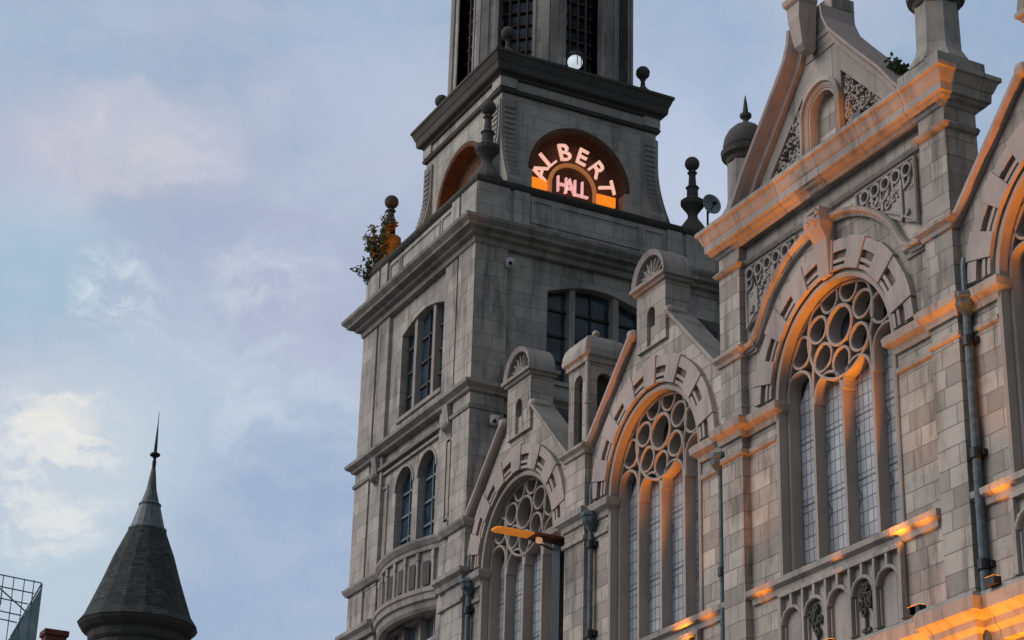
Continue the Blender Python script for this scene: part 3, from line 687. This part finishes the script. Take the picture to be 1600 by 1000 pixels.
# windows of the front
def sash(P, holes, rec, bars, fr, gl, name='sash_window'):
    """a window set rec deep: glass behind, stone mullions at the bars (u positions), glazing bars"""
    u0 = min(p[0] for h in holes for p in h); u1 = max(p[0] for h in holes for p in h)
    z0 = min(p[1] for h in holes for p in h); z1 = max(p[1] for h in holes for p in h)
    m = B(); m.fbox(P, u0 - .05, u1 + .05, z0 - .06, z0 + .05, -rec, .06)
    for u in bars: m.fbox(P, u - .08, u + .08, z0, z1 - .02, -rec - .05, -.06)
    w = obj(name, m, HTRIM, tow)
    obj('pane', B().fbox(P, u0 - .1, u1 + .1, z0 - .05, z1 + .05, -rec - .04, -rec), gl, w)
    f = B()
    for h in range(1, 4):
        z = z0 + (z1 - z0) * h / 4; f.fbox(P, u0, u1, z - .03, z + .03, -rec, -rec + .05)
    es = sorted([u0, u1] + list(bars))
    for a, b_ in zip(es, es[1:]):
        f.fbox(P, a, a + .07, z0, z1, -rec, -rec + .06); f.fbox(P, b_ - .07, b_, z0, z1, -rec, -rec + .06)
        if b_ - a > .9: f.fbox(P, (a + b_) / 2 - .02, (a + b_) / 2 + .02, z0, z1, -rec, -rec + .05)
    obj('glazing_bars', f, fr, w)
sash(TF, upF, .24, (45.12, 46.27), DARKST, TGLASS)
sash(TF, [lowL[0]], .22, (), STEEL, TGLASS); sash(TF, [lowL[1]], .22, (), STEEL, TGLASS)
sash(TS, [upS], .30, (-2.85, -4.12), BLACK, TGLASS)
sash(TF, [bowop], .25, (45.2, 46.2), WHITE, BGLASS)
hd = B()
for h in lowL: hd.pmould(TF, h[1:-1], [(0, -.02), (0, .03), (.07, .03), (.09, -.02)])
objs('window_hood', hd, HTRIM, tow)
pn = B()
for u0, u1, z0, z1 in ((47.45, 47.95, 17.45, 19.5), (43.35, 43.68, 17.45, 19.5)):
    pn.pmould(TF, [(u0, z0), (u1, z0), (u1, z1), (u0, z1)], CH(-.04, .04, -.02, .10 if u0 < 44 else .04, .01), True)
objs('sunk_panel', pn, HTRIM, tow)
# parapet
pr = cap(B(), 3.48, 25.05, 26.22)
pr.mould(SQ(3.48), [(0, 25.04), (.06, 25.05), (.06, 25.20), (0, 25.24), (-.2, 25.24), (-.2, 25.04)], True)
par = obj('parapet', pr, TOW, tow)
obj('parapet_coping', B().mould(SQ(3.48), [(-.35, 26.14), (0, 26.15), (.06, 26.2), (.10, 26.26), (.11, 26.33), (.0, 26.40), (-.35, 26.42)], True), DARKST, par)
pp = B(); pnl = B()
for P, cc_ in ((SIDE(TX - 3.48), TY), (FRONT(TY + 3.48), TX)):
    for a in (-3.48, -2.50, 1.75, 2.60):
        pass
    for u0, u1 in ((-3.52, -2.62), (-2.50, -2.05), (2.05, 2.50), (2.62, 3.52)): pp.fbox(P, cc_ + u0, cc_ + u1, 25.04, 26.16, -.1, .07)
    for u0, u1 in ((-1.95, -1.35), (-1.2, 1.2), (1.35, 1.95)): pnl.pmould(P, [(cc_ + u0, 25.4), (cc_ + u1, 25.4), (cc_ + u1, 26.02), (cc_ + u0, 26.02)], CH(-.03, .03, 0, .035, .01), True)
objs('parapet_pier', pp, TOW, par); objs('parapet_panel', pnl, TOW, par)
def ball_finial(x, y, z0, parent, s=1.):
    b = B().lathe(x, y, [(.46 * s, z0 - .32 * s), (.44 * s, z0 - .22 * s), (.30 * s, z0), (.15 * s, z0 + .22 * s), (.13 * s, z0 + .32 * s), (.16 * s, z0 + .40 * s), (.32 * s, z0 + .62 * s), (.33 * s, z0 + .74 * s), (.16 * s, z0 + .86 * s), (.15 * s, z0 + 1.10 * s), (.19 * s, z0 + 1.16 * s), (.11 * s, z0 + 1.24 * s), (.09 * s, z0 + 1.55 * s), (.14 * s, z0 + 1.62 * s), (.05 * s, z0 + 1.72 * s)], 14).ball((x, y, z0 + 1.90 * s), .205 * s)
    return obj('ball_finial', b, DARKST, parent, smooth=False)
for sx in (-1, 1):
    for sy in (-1, 1): ball_finial(TX + sx * 3.1, TY + sy * 3.1, 26.70, tow)
# attic stage
A = 2.38
ZA0, ZA1 = 26.3, 29.8
tw = B()
lun = lambda c: archop(c, 27.60, 1.42, 26.45, 28)
FACES = [(SIDE(TX - A), TY), (FRONT(TY + A), TX), (BACK(TY - A), TX), (FAR(TX + A), TY)]
for k, (P, c) in enumerate(FACES):
    e = A - (.4 if k in (1, 2) else 0)
    tw.prism(P, [(c - e, ZA0), (c + e, ZA0), (c + e, ZA1), (c - e, ZA1)], -.4, 0, [lun(c)])
att = obj('attic_stage', tw, TOW, tow)
obj('lunette_back', B().box(TX - A + .38, TX + A - .38, TY - A + .38, TY + A - .38, ZA0, ZA1), LITST, att, 'dark red-brown recess behind the arches')
ar = B()
for P, c in FACES: ar.pmould(P, arc(c, 27.6, 1.42, 180, 0, 28), [(-.03, -.38), (-.03, .02), (.03, .04), (.12, .03), (.12, -.05)])
objs('lunette_arch', ar, LITST, att, 'lamp-tinted stone soffit')
sc = B(); scale = B()
def flare(z):
    t = max(0., min(1., (28.6 - z) / 1.7)); return .06 + .44 * t ** 1.8
for sx in (-1, 1):
    for sy in (-1, 1):
        rings = []
        for z in [29.45, 29.35, 28.9, 28.6, 28.3, 28.0, 27.8, 27.6, 27.4, 27.2, 27.0, 26.85, 26.6, 26.35]:
            f = flare(z) if z > 26.9 else flare(26.9) + .02
            i0 = A - .48; o0 = A + f
            rings.append([(TX + sx * a, TY + sy * b_, z) for a, b_ in ((i0, i0), (o0, i0), (o0, A + .02 + (f - .06) * .0), (A + .02, A + .02), (A + .02, o0), (i0, o0))])
        sc.quads(rings)
objs('scroll_buttress', sc, TTRIM, att)
for k in range(15):
    z = 29.25 - .155 * k; f = flare(z)
    for s_ in (-1, 1):
        scale.box(TX - A - f - .03, TX - A - f + .02, TY + s_ * (A - .22) - .16, TY + s_ * (A - .22) + .16, z - .05, z + .045)
        scale.box(TX + s_ * (A - .22) - .16, TX + s_ * (A - .22) + .16, TY + A + f - .02, TY + A + f + .03, z - .05, z + .045)
objs('scale_ornament', scale, TTRIM, att)
ent = B()
ent.mould(SQ(A), [(0, 29.66), (.08, 29.68), (.11, 29.76), (.05, 29.82), (0, 29.83), (-.3, 29.83), (-.3, 29.66)], True)
obj('attic_band', ent, DARKST, att)
fr_ = cap(B(), A + .03, 29.81, 30.2)
for sx in (-1, 1):
    for sy in (-1, 1): fr_.box(*sorted((TX + sx * (A + .09), TX + sx * (A - .42))), *sorted((TY + sy * (A + .09), TY + sy * (A - .42))), 29.82, 30.16)
obj('attic_frieze', fr_, TOW, att)
cr = cap(B(), A, 30.1, 30.85)
cr.mould(SQ(A + .03), [(0, 30.08), (.06, 30.10), (.08, 30.18), (.20, 30.22), (.22, 30.26), (.24, 30.44), (.26, 30.46), (.33, 30.66), (.36, 30.68), (.36, 30.76), (.0, 30.86), (-.2, 30.86), (-.2, 30.08)], True)
obj('attic_cornice', cr, DARKST, att)
def small_finial(x, y):
    return obj('ball_finial', B().lathe(x, y, [(.40, 30.8), (.34, 30.95), (.14, 31.15), (.07, 31.25), (.06, 31.42), (.09, 31.46), (.05, 31.52)], 12).ball((x, y, 31.68), .2), DARKST, tow)
for sx in (-1, 1):
    for sy in (-1, 1): small_finial(TX + sx * 2.12, TY + sy * 2.12)
# belfry: octagon with an arched opening on each face, louvres inside
RI = 2.40
bf = B(); edge = B(); lou = B(); glz = B()
def OCT(k, off=0.):
    a = radians(22.5 + 22.5 + 45 * k); a = radians(45 * k)
    nx, ny = cos(a), sin(a); tx, ty = -sin(a), cos(a)
    return lambda u, v, d: (TX + nx * (RI + off + d) + tx * u, TY + ny * (RI + off + d) + ty * u, v)
hw = RI * math.tan(pi / 8)
for k in range(8):
    P = OCT(k)
    hwk = hw - .03
    bf.prism(P, [(-hwk, 30.85), (hwk, 30.85), (hwk, 37.6), (-hwk, 37.6)], -.45, 0, [archop(0, 34.6, .50, 31.0, 16)])
    edge.fbox(P, -hw - .0, -hw + .22, 30.85, 37.6, -.1, .05); edge.fbox(P, hw - .22, hw + .0, 30.85, 37.6, -.1, .05)
    edge.pmould(P, [(-.5, 31.0)] + arc(0, 34.6, .5, 180, 0, 16) + [(.5, 31.0)], [(0, -.4), (0, .03), (.09, .03), (.09, -.02)])
    lou.group()
    for q in range(9):
        z = 31.6 + .42 * q
        if z < 34.8: lou.prism(P, [(-.5, z), (.5, z), (.5, z + .05), (-.5, z + .05)], -.42, -.25)
    for u in (-.25, 0, .25): glz.fbox(P, u - .025, u + .025, 31.0, 35.1, -.28, -.22)
be = obj('belfry', bf, TOW, tow); obj('belfry_pilaster', edge, TTRIM, be); objs('louvre', lou, TIMB, be); obj('louvre_stanchion', glz, DARKST, be)
obj('belfry_core', B().lathe(TX, TY, [(1.75, 31.3), (1.75, 37.5)], 8, pi / 8), RGLASS, be)
obj('belfry_cornice', B().lathe(TX, TY, [(2.3, 35.1), (2.50, 35.12), (2.52, 35.25), (2.62, 35.3), (2.7, 35.42), (2.7, 35.5), (2.40, 35.56)], 8, pi / 8), TTRIM, be)
obj('belfry_roof', B().lathe(TX, TY, [(2.75, 37.5), (2.8, 37.7), (2.4, 38.6), (1.6, 39.8), (.5, 41.0), (.05, 42.5)], 8, pi / 8), SLATE, be)

# =================================================================== things fixed to the buildings
# illuminated sign in the lunette
SX = TX - A - .02 + .22
sign = thing('illuminated_sign', 'glowing arched ALBERT HALL sign inside the tower lunette', 'sign', (SX, TY + .1, 27.2))
PK = glow('pink lit letters', (1.0, .56, .43), .62); PK2 = glow('rose lit letters', (.95, .47, .45), .60)
AMB = glow('amber light box', (1.0, .25, .01), .68); DIMA = glow('dim amber tube', (.55, .20, .06), .35)
def letter(ch, cy, cz, h, ang, mat, wide=1.):
    cu = bpy.data.curves.new('txt', 'FONT'); cu.body = ch; cu.size = 1; cu.align_x = 'CENTER'; cu.extrude = .04; cu.offset = -.002
    to = bpy.data.objects.new('txt', cu); S.collection.objects.link(to); dg = bpy.context.evaluated_depsgraph_get(); dg.update()
    me = bpy.data.meshes.new_from_object(to.evaluated_get(dg)); bpy.data.objects.remove(to); 
    xs = [v.co.x for v in me.vertices]; ys = [v.co.y for v in me.vertices]; mx, my = (min(xs) + max(xs)) / 2, (min(ys) + max(ys)) / 2; k = h / (max(ys) - min(ys))
    ca, sa = cos(radians(ang)), sin(radians(ang))
    for v in me.vertices:
        a, b_, d = (v.co.x - mx) * k * wide, (v.co.y - my) * k, v.co.z
        a, b_ = a * ca - b_ * sa, a * sa + b_ * ca
        v.co = Vector((SX - .05 - d, cy - a, cz + b_)) - Vector(sign.location)
    me.materials.clear(); me.materials.append(mat); me.name = 'letter'
    o = bpy.data.objects.new('letter', me); S.collection.objects.link(o); o.parent = sign; return o
SCY, SCZ = TY + .10, 27.43
for ch, a in zip('ALBERT', (167, 138, 105, 75, 45, 15)):
    letter(ch, SCY - 1.05 * cos(radians(a)), SCZ + 1.04 * sin(radians(a)), .47, a - 90, PK, 1.05)
for ch, dy in zip('HALL', (.34, .11, -.13, -.35)): letter(ch, SCY + dy, 27.44, .46, 0, PK2, .74)
SP = SIDE(SX)
obj('arched_tube', B().pmould(SP, [(SCY - .68, 27.15)] + arc(SCY, 27.43, .68, 180, 0, 20)[::1] + [(SCY + .68, 27.15)], CH(-.05, .05, -.03, .05)), DIMA, sign, 'dim amber arch between the two words')
objs('light_box', B().fbox(SP, SCY + .78, SCY + 1.26, 27.16, 27.45, -.05, .06).fbox(SP, SCY - 1.30, SCY - .74, 27.16, 27.45, -.05, .06), AMB, sign, 'amber bars either side')
obj('sign_frame', B().pmould(SP, [(SCY - 1.3, 27.08), (SCY + 1.3, 27.08)], RP(-.03, .03, -.04, 0)), BLACK, sign)

def pipe(x, z0, z1, label, y=WY + .10, r=.065, hop=True, swan=True, group='cast iron downpipes on the street front'):
    t = thing('downpipe', label, 'drainpipe', (x, y, z0), group)
    pts = [(x, y, z0), (x, y, z1)]
    obj('pipe', B().tube(pts, r, 12), IRON, t)
    if hop:
        obj('hopper_head', B().lathe(x, y, [(.07, z1 - .30), (.10, z1 - .22), (.17, z1 - .12), (.19, z1 - .02), (.21, z1 + .0), (.21, z1 + .08), (.17, z1 + .08)], 8, pi / 8), IRON, t)
    if swan: obj('swan_neck', B().tube([(x, y, z1), (x, y, z1 + .55), (x, y - .02, z1 + .72), (x, y - .12, z1 + .78)], r * .8, 10), IRON, t)
    for z in [z for z in (9.3, 11.2, 13.0, 14.9) if z < z1 - .4]:
        obj('bracket', B().lathe(x, y, [(r, z - .09), (r + .035, z - .08), (r + .035, z + .08), (r, z + .09)], 12).box(x - .15, x + .15, y - .10, y - .02, z - .05, z + .05), BLACK, t)
    return t
pipe(42.25, 0, 15.55, 'dark downpipe in the corner between the tower and the first gabled bay')
pipe(36.42, 0, 15.50, 'dark downpipe with crook top between the two narrow gabled bays', r=.055)
pipe(31.38, 0, 15.20, 'thin dark downpipe left of the widest window bay', r=.05, swan=False)
pipe(24.02, 0, 15.62, 'stout green-grey downpipe with hopper at the right corner of the widest bay', r=.075)

# orange-lit board and black duct at the first window
arm = thing('light_arm', 'flat arm jutting out of the leftmost arched window with an amber lit underside', 'light fixture', (37.9, .4, 15.3))
obj('arm', B().box(37.66, 38.08, -.14, .62, 15.36, 15.42), plain('red-brown plate', (.20, .07, .035), .7), arm)  # inner half of the arm in dark red-brown
obj('lamp_panel', B().prism(lambda u, v, d: (u, v, d), [(37.68, .62), (37.68, 1.42), (37.74, 1.5), (37.98, 1.5), (38.04, 1.42), (38.04, .62)], 15.37, 15.41), glow('amber lamp panel', (.80, .24, .02), .32), arm, 'glowing amber end panel')
obj('spot_lamp', B().lathe(37.85, .42, [(.03, 15.24), (.075, 15.26), (.07, 15.36)], 12), glow('warm bulb', (1.0, .55, .3), .3), arm)
obj('arm_bracket', B().tube([(37.7, -.1, 15.2), (37.7, .5, 15.36)], .02, 6).tube([(38.05, -.1, 15.2), (38.05, .5, 15.36)], .02, 6), BLACK, arm)
dk = B().box(37.68, 38.04, WY + .004, .0, 10.9, 15.30)
single('black_duct', dk, BLACK, 'matt black vertical duct covering the right light of the leftmost arched window', 'duct', (37.9, -.1, 10.9))

# small fixtures
def camera_unit(x, y, z, label, cat='security camera'):
    t = thing('security_camera', label, cat, (x, y, z))
    obj('housing', B().ball((x - .12, y, z), .13, 12).lathe(x - .12, y, [(.02, z - .0), (.13, z + .05), (.13, z + .12), (.02, z + .14)], 14), WHITE, t)
    obj('bracket', B().tube([(x + .02, y, z + .02), (x + .16, y, z + .04)], .035, 8), WHITE, t)
    obj('lens', B().ball((x - .22, y + .05, z - .03), .05, 10), BLACK, t); return t
camera_unit(X0 + .02, -.92, 24.0, 'white camera high on the dark side wall of the tower under the cornice')
camera_unit(X0 + .02, -.62, 19.72, 'white camera low on the tower side wall beside the first gable')
fl = thing('floodlight', 'round white floodlight glowing at the foot of the belfry opening', 'floodlight', (TX - 2.45, TY - .25, 30.9))
fx, fy, fz_ = TX - 2.52, TY + .26, 31.12
obj('lamp_face', B().ball((fx, fy, fz_), .21, 18, .95), glow('white lamp', (.80, .88, .95), .5), fl, smooth=True)
objs('lamp_bar', B().tube([(fx - .25, fy - .06, fz_ - .22), (fx - .25, fy - .06, fz_ + .22)], .013, 6).tube([(fx - .25, fy + .06, fz_ - .22), (fx - .25, fy + .06, fz_ + .22)], .013, 6), BLACK, fl)
obj('hood', B().lathe(fx, fy, [(.02, fz_ + .29), (.22, fz_ + .25), (.27, fz_ + .14), (.25, fz_ + .13), (.18, fz_ + .22)], 18), BLACK, fl)
obj('stand', B().tube([(fx, fy, 30.85), (fx, fy, fz_ - .25)], .04, 8), BLACK, fl)
# satellite dish on the tower parapet
dx, dy, dz = 42.7, TY - 3.5, 27.33
dl = thing('satellite_dish', 'round grey satellite dish on the tower parapet beside the right-hand ball finial', 'dish', (dx, dy, 26.4))
dd = B().lathe(0, 0, [(.02, .02), (.12, .03), (.21, .07), (.28, .12), (.29, .11), (.22, .045), (.12, .0), (.02, -.01)], 24)
dd.v = [(dx - .05 - z, dy + y, dz + x) for x, y, z in dd.v]
obj('reflector', dd, plain('dish grey', (.23, .27, .28), .4, 0, .15), dl, smooth=True)
obj('feed_arm', B().tube([(dx, dy, dz - .22), (dx - .30, dy, dz - .04)], .015, 6).ball((dx - .30, dy, dz - .02), .07, 10), BLACK, dl)
obj('mast', B().tube([(dx + .06, dy, 26.2), (dx + .06, dy, dz + .05)], .03, 8), BLACK, dl)

# plants rooted in the stonework
def plant(name, label, cx, cy, z, hgt, spread, nleaf, mats, seed, group=None):
    rnd = random.Random(seed); t = thing(name, label, 'plant', (cx, cy, z), group)
    st = B(); lv = [B(), B()]
    for k in range(9):
        a = rnd.uniform(0, 2 * pi); L = hgt * rnd.uniform(.45, 1); lean = spread * rnd.uniform(.2, 1)
        pts = [(cx + lean * (s_ / 5) ** 1.3 * cos(a), cy + lean * (s_ / 5) ** 1.3 * sin(a), z + L * s_ / 5) for s_ in range(6)]
        st.tube(pts, .012, 5, .004)
        for q in range(nleaf // 9):
            s_ = rnd.uniform(.15, 1.05); i = min(4, int(s_ * 5)); f = s_ * 5 - i
            p = Vector(pts[i]).lerp(Vector(pts[i + 1]), f) + Vector((rnd.gauss(0, .05), rnd.gauss(0, .05), rnd.gauss(0, .05)))
            d = Vector((rnd.gauss(0, 1), rnd.gauss(0, 1), rnd.gauss(0, .7))).normalized(); u = d.orthogonal().normalized(); s2 = rnd.uniform(.03, .075)
            b = lv[0 if rnd.random() < mats[2] else 1]; o = len(b.v)
            b.v += [tuple(p), tuple(p + d * s2 + u * s2 * .6), tuple(p + d * s2 * 2.1), tuple(p + d * s2 - u * s2 * .6)]; b.f.append((o, o + 1, o + 2, o + 3))
    obj('stem', st, STEM, t)
    for b, m in zip(lv, mats):
        if b.f: obj('foliage', b, m, t)
    return t
plant('wall_shrub', 'wild leafy shrub around the left corner finial of the tower, half lit orange', TX + 3.15, TY + 3.25, 26.35, 1.75, .7, 3000, (LEAF, LEAF2, .6), 3)
plant('wall_shrub', 'low wild shrub sprouting on the parapet foot left of the lit shrub', TX + 3.45, TY + 3.5, 26.1, .8, .5, 700, (LEAF, LEAF2, .85), 5)
plant('gutter_weed', 'small green weed growing on the pediment slope by the right turret', 25.72, -.28, 20.66, .34, .22, 380, (LEAF, LEAF2, .9), 9)

# =================================================================== distant buildings
SPX, SPY = 72.0, -.95
sp = thing('spired_turret', 'dark conical slate spire with lead cap and needle finial at lower left', 'spire', (SPX, SPY, 0))
def sweepc(prof, seg=16): return B().lathe(SPX, SPY, prof, seg, pi / seg)
obj('turret_wall', sweepc([(1.62, 0), (1.62, 21.0), (1.70, 21.1), (1.72, 21.3)], 16), DARKST, sp)
obj('eaves_cornice', sweepc([(1.66, 20.9), (1.74, 21.0), (1.78, 21.25), (1.95, 21.35), (2.1, 21.5), (2.16, 21.62), (2.1, 21.72), (1.5, 21.74)], 16), BLACK if False else DARKST, sp)
obj('slate_cone', sweepc([(2.18, 21.62), (1.95, 21.95), (1.74, 22.5), (1.44, 23.3), (1.12, 24.25), (.68, 25.3)], 16), stone('spire slate', (.075, .085, .078), (.048, .054, .052), bw=.24, bh=.12, joint=.8, dirt=.25, green=.35, tone=.7), sp)
obj('lead_cap', sweepc([(.71, 25.26), (.71, 25.34), (.64, 25.38), (.40, 26.22), (.40, 26.28)], 16), LEAD, sp)
obj('upper_cone', sweepc([(.42, 26.25), (.42, 26.31), (.34, 26.36), (.19, 26.9), (.11, 27.5), (.08, 27.72)], 16), plain('dull lead', (.10, .115, .11), .6), sp)
obj('needle_finial', sweepc([(.07, 27.7), (.08, 28.0), (.05, 28.1), (.09, 28.17), (.20, 28.24), (.20, 28.30), (.07, 28.38), (.05, 28.9), (.02, 29.5), (.008, 30.0)], 10), BLACK, sp)
cw = B()
for k in range(8):
    a = 2 * pi * k / 8 + .2; cw.box(SPX + 1.62 * cos(a) - .25, SPX + 1.62 * cos(a) + .25, SPY + 1.62 * sin(a) - .25, SPY + 1.62 * sin(a) + .25, 19.6, 20.7)
objs('turret_window', cw, RGLASS, sp)
chm = thing('brick_chimney', 'small red brick chimney stack at the bottom left beside the spire', 'chimney', (67.9, 3.07, 15))
obj('stack', B().box(67.6, 68.2, 2.72, 3.42, 0, 19.72), BRICK, chm); obj('chimney_cap', B().box(67.54, 68.26, 2.66, 3.48, 19.72, 19.9), BRICK, chm)
# glazed office block with an open roof frame
gb = thing('glass_office_block', 'pale glass office block with open steel roof frame at the lower left edge', 'building', (107, -4.6, 0))
gx, gy = 107.2, -4.7
vd = Vector((107.2, -24.7, 0)).normalized(); rt = Vector((vd.y, -vd.x, 0))
def GP(s_, z, d=0.): p = Vector((gx, gy, 0)) + rt * s_ + vd * d; return (p.x, p.y, z)
gw = B()
# glazed wall: a raking top edge running down to the left
gw.quads([[GP(1.02, 0), GP(1.02, 32.75), GP(.35, 31.2), GP(-.25, 29.9), GP(-1.2, 28.6), GP(-1.2, 0)], [GP(1.02, 0, 6), GP(1.02, 32.75, 6), GP(.35, 31.2, 6), GP(-.25, 29.9, 6), GP(-1.2, 28.6, 6), GP(-1.2, 0, 6)]])
gw.quads([[GP(-1.2, 0), GP(-1.2, 28.6), GP(-9, 28.6), GP(-9, 0)], [GP(-1.2, 0, 6), GP(-1.2, 28.6, 6), GP(-9, 28.6, 6), GP(-9, 0, 6)]])
obj('glass_wall', gw, CURT, gb)
stl = B()
for z0, z1 in ((32.95, 33.2), (32.35, 32.55), (31.75, 31.95), (31.1, 31.3), (30.7, 30.9)):
    stl.tube([GP(1.02 if z0 > 32.8 else .85 - (32.75 - z0) * .42, z0), GP(-6, z0 + .8)], .035, 6)
for s_ in (.6, .1, -.45, -1.0, -1.6, -2.2, -3.0): stl.tube([GP(s_, 28.5), GP(s_, 33.05 + (-s_ + 1) * .05)], .03, 6)
stl.tube([GP(1.02, 32.9), GP(1.02, 28)], .05, 6); stl.tube([GP(.4, 31.3), GP(-1.3, 32.6)], .04, 6); stl.tube([GP(1.0, 32.9), GP(-.25, 29.9)], .05, 6)
for s_ in (.6, -1.0, -3.0): stl.tube([GP(s_, 32.6), GP(s_, 32.7, 4)], .03, 6)
obj('roof_frame', stl, STEEL, gb)

# =================================================================== amber uplights
ORG = (1.0, .29, .01)
lampm = glow('amber lamp face', ORG, 3.0)
def uplight(x, y, z, tgt, power, ang, label, blend=.6, size=.12):
    t = thing('uplight', label, 'floodlight', (x, y, z), 'amber uplights on the hall')
    obj('lamp_body', B().box(x - .12, x + .12, y - .07, y + .07, z, z + .12), BLACK, t)
    if z < 19: obj('lamp_arm', B().box(x - .02, x + .02, WY, y - .07, z + .01, z + .05), BLACK, t)
    obj('lamp_lens', B().box(x - .10, x + .10, y - .055, y + .055, z + .12, z + .13), lampm, t)
    L = bpy.data.lights.new('amber_spot', 'SPOT'); L.energy = power * (.95 if z > 10 else 1.1); L.color = ORG; L.spot_size = radians(ang); L.spot_blend = blend; L.shadow_soft_size = size
    o = bpy.data.objects.new('amber_spot', L); S.collection.objects.link(o); o.parent = t
    o.location = (0, 0, .2); o.rotation_euler = (Vector(tgt) - Vector((x, y, z + .2))).to_track_quat('-Z', 'Y').to_euler()
    return t
LY = .25
for x, tgt, pw, ang, w in (
        (25.4, (25.3, .05, 19), 420, 34, 'under the widest window, far right end'), (25.3, (28.6, -.05, 17.5), 1800, 24, 'under the widest window, right of centre'),
        (27.7, (27.9, .16, 19.3), 420, 26, 'under the widest window, in the middle'), (30.0, (30.3, .08, 19), 430, 34, 'under the widest window, left end'),
        (31.9, (31.8, .04, 18), 300, 32, 'under the middle window, right end'), (32.1, (34.9, -.05, 17.4), 1300, 29, 'under the middle window, near its centre'),
        (20.2, (22.4, -.04, 17.4), 1500, 32, 'under the window nearest the viewer, right one'), (23.5, (23.6, .05, 18), 420, 34, 'under the window nearest the viewer, left one')):
    uplight(x, LY, 10.70, tgt, pw, ang, 'small amber uplight on the cornice ' + w, 1., .10)
for x in (16, 19, 22, 25, 28):
    uplight(x, .42, 6.4, (x, .2, 10.4), 1150, 90, 'amber uplight on the lower wall, %s' % {16: 'farthest right', 19: 'second from the right', 22: 'middle one', 25: 'under the pier of the wide bay', 28: 'under the widest window'}[x])
uplight(26.3, .17, 20.0, (29.3, .14, 21.6), 70, 50, 'small amber uplight on the attic cornice washing the left slope of the pediment')
uplight(TX + 2.2, TY + 3.15, 26.42, (TX + 3.2, TY + 3.2, 27.4), 45, 110, 'amber lamp on the tower ledge lighting the wild shrub')
uplight(TX + .2, TY + 2.9, 26.42, (TX + .2, TY + 2.3, 28.6), 30, 120, 'amber lamp on the tower ledge under the street-side lunette')
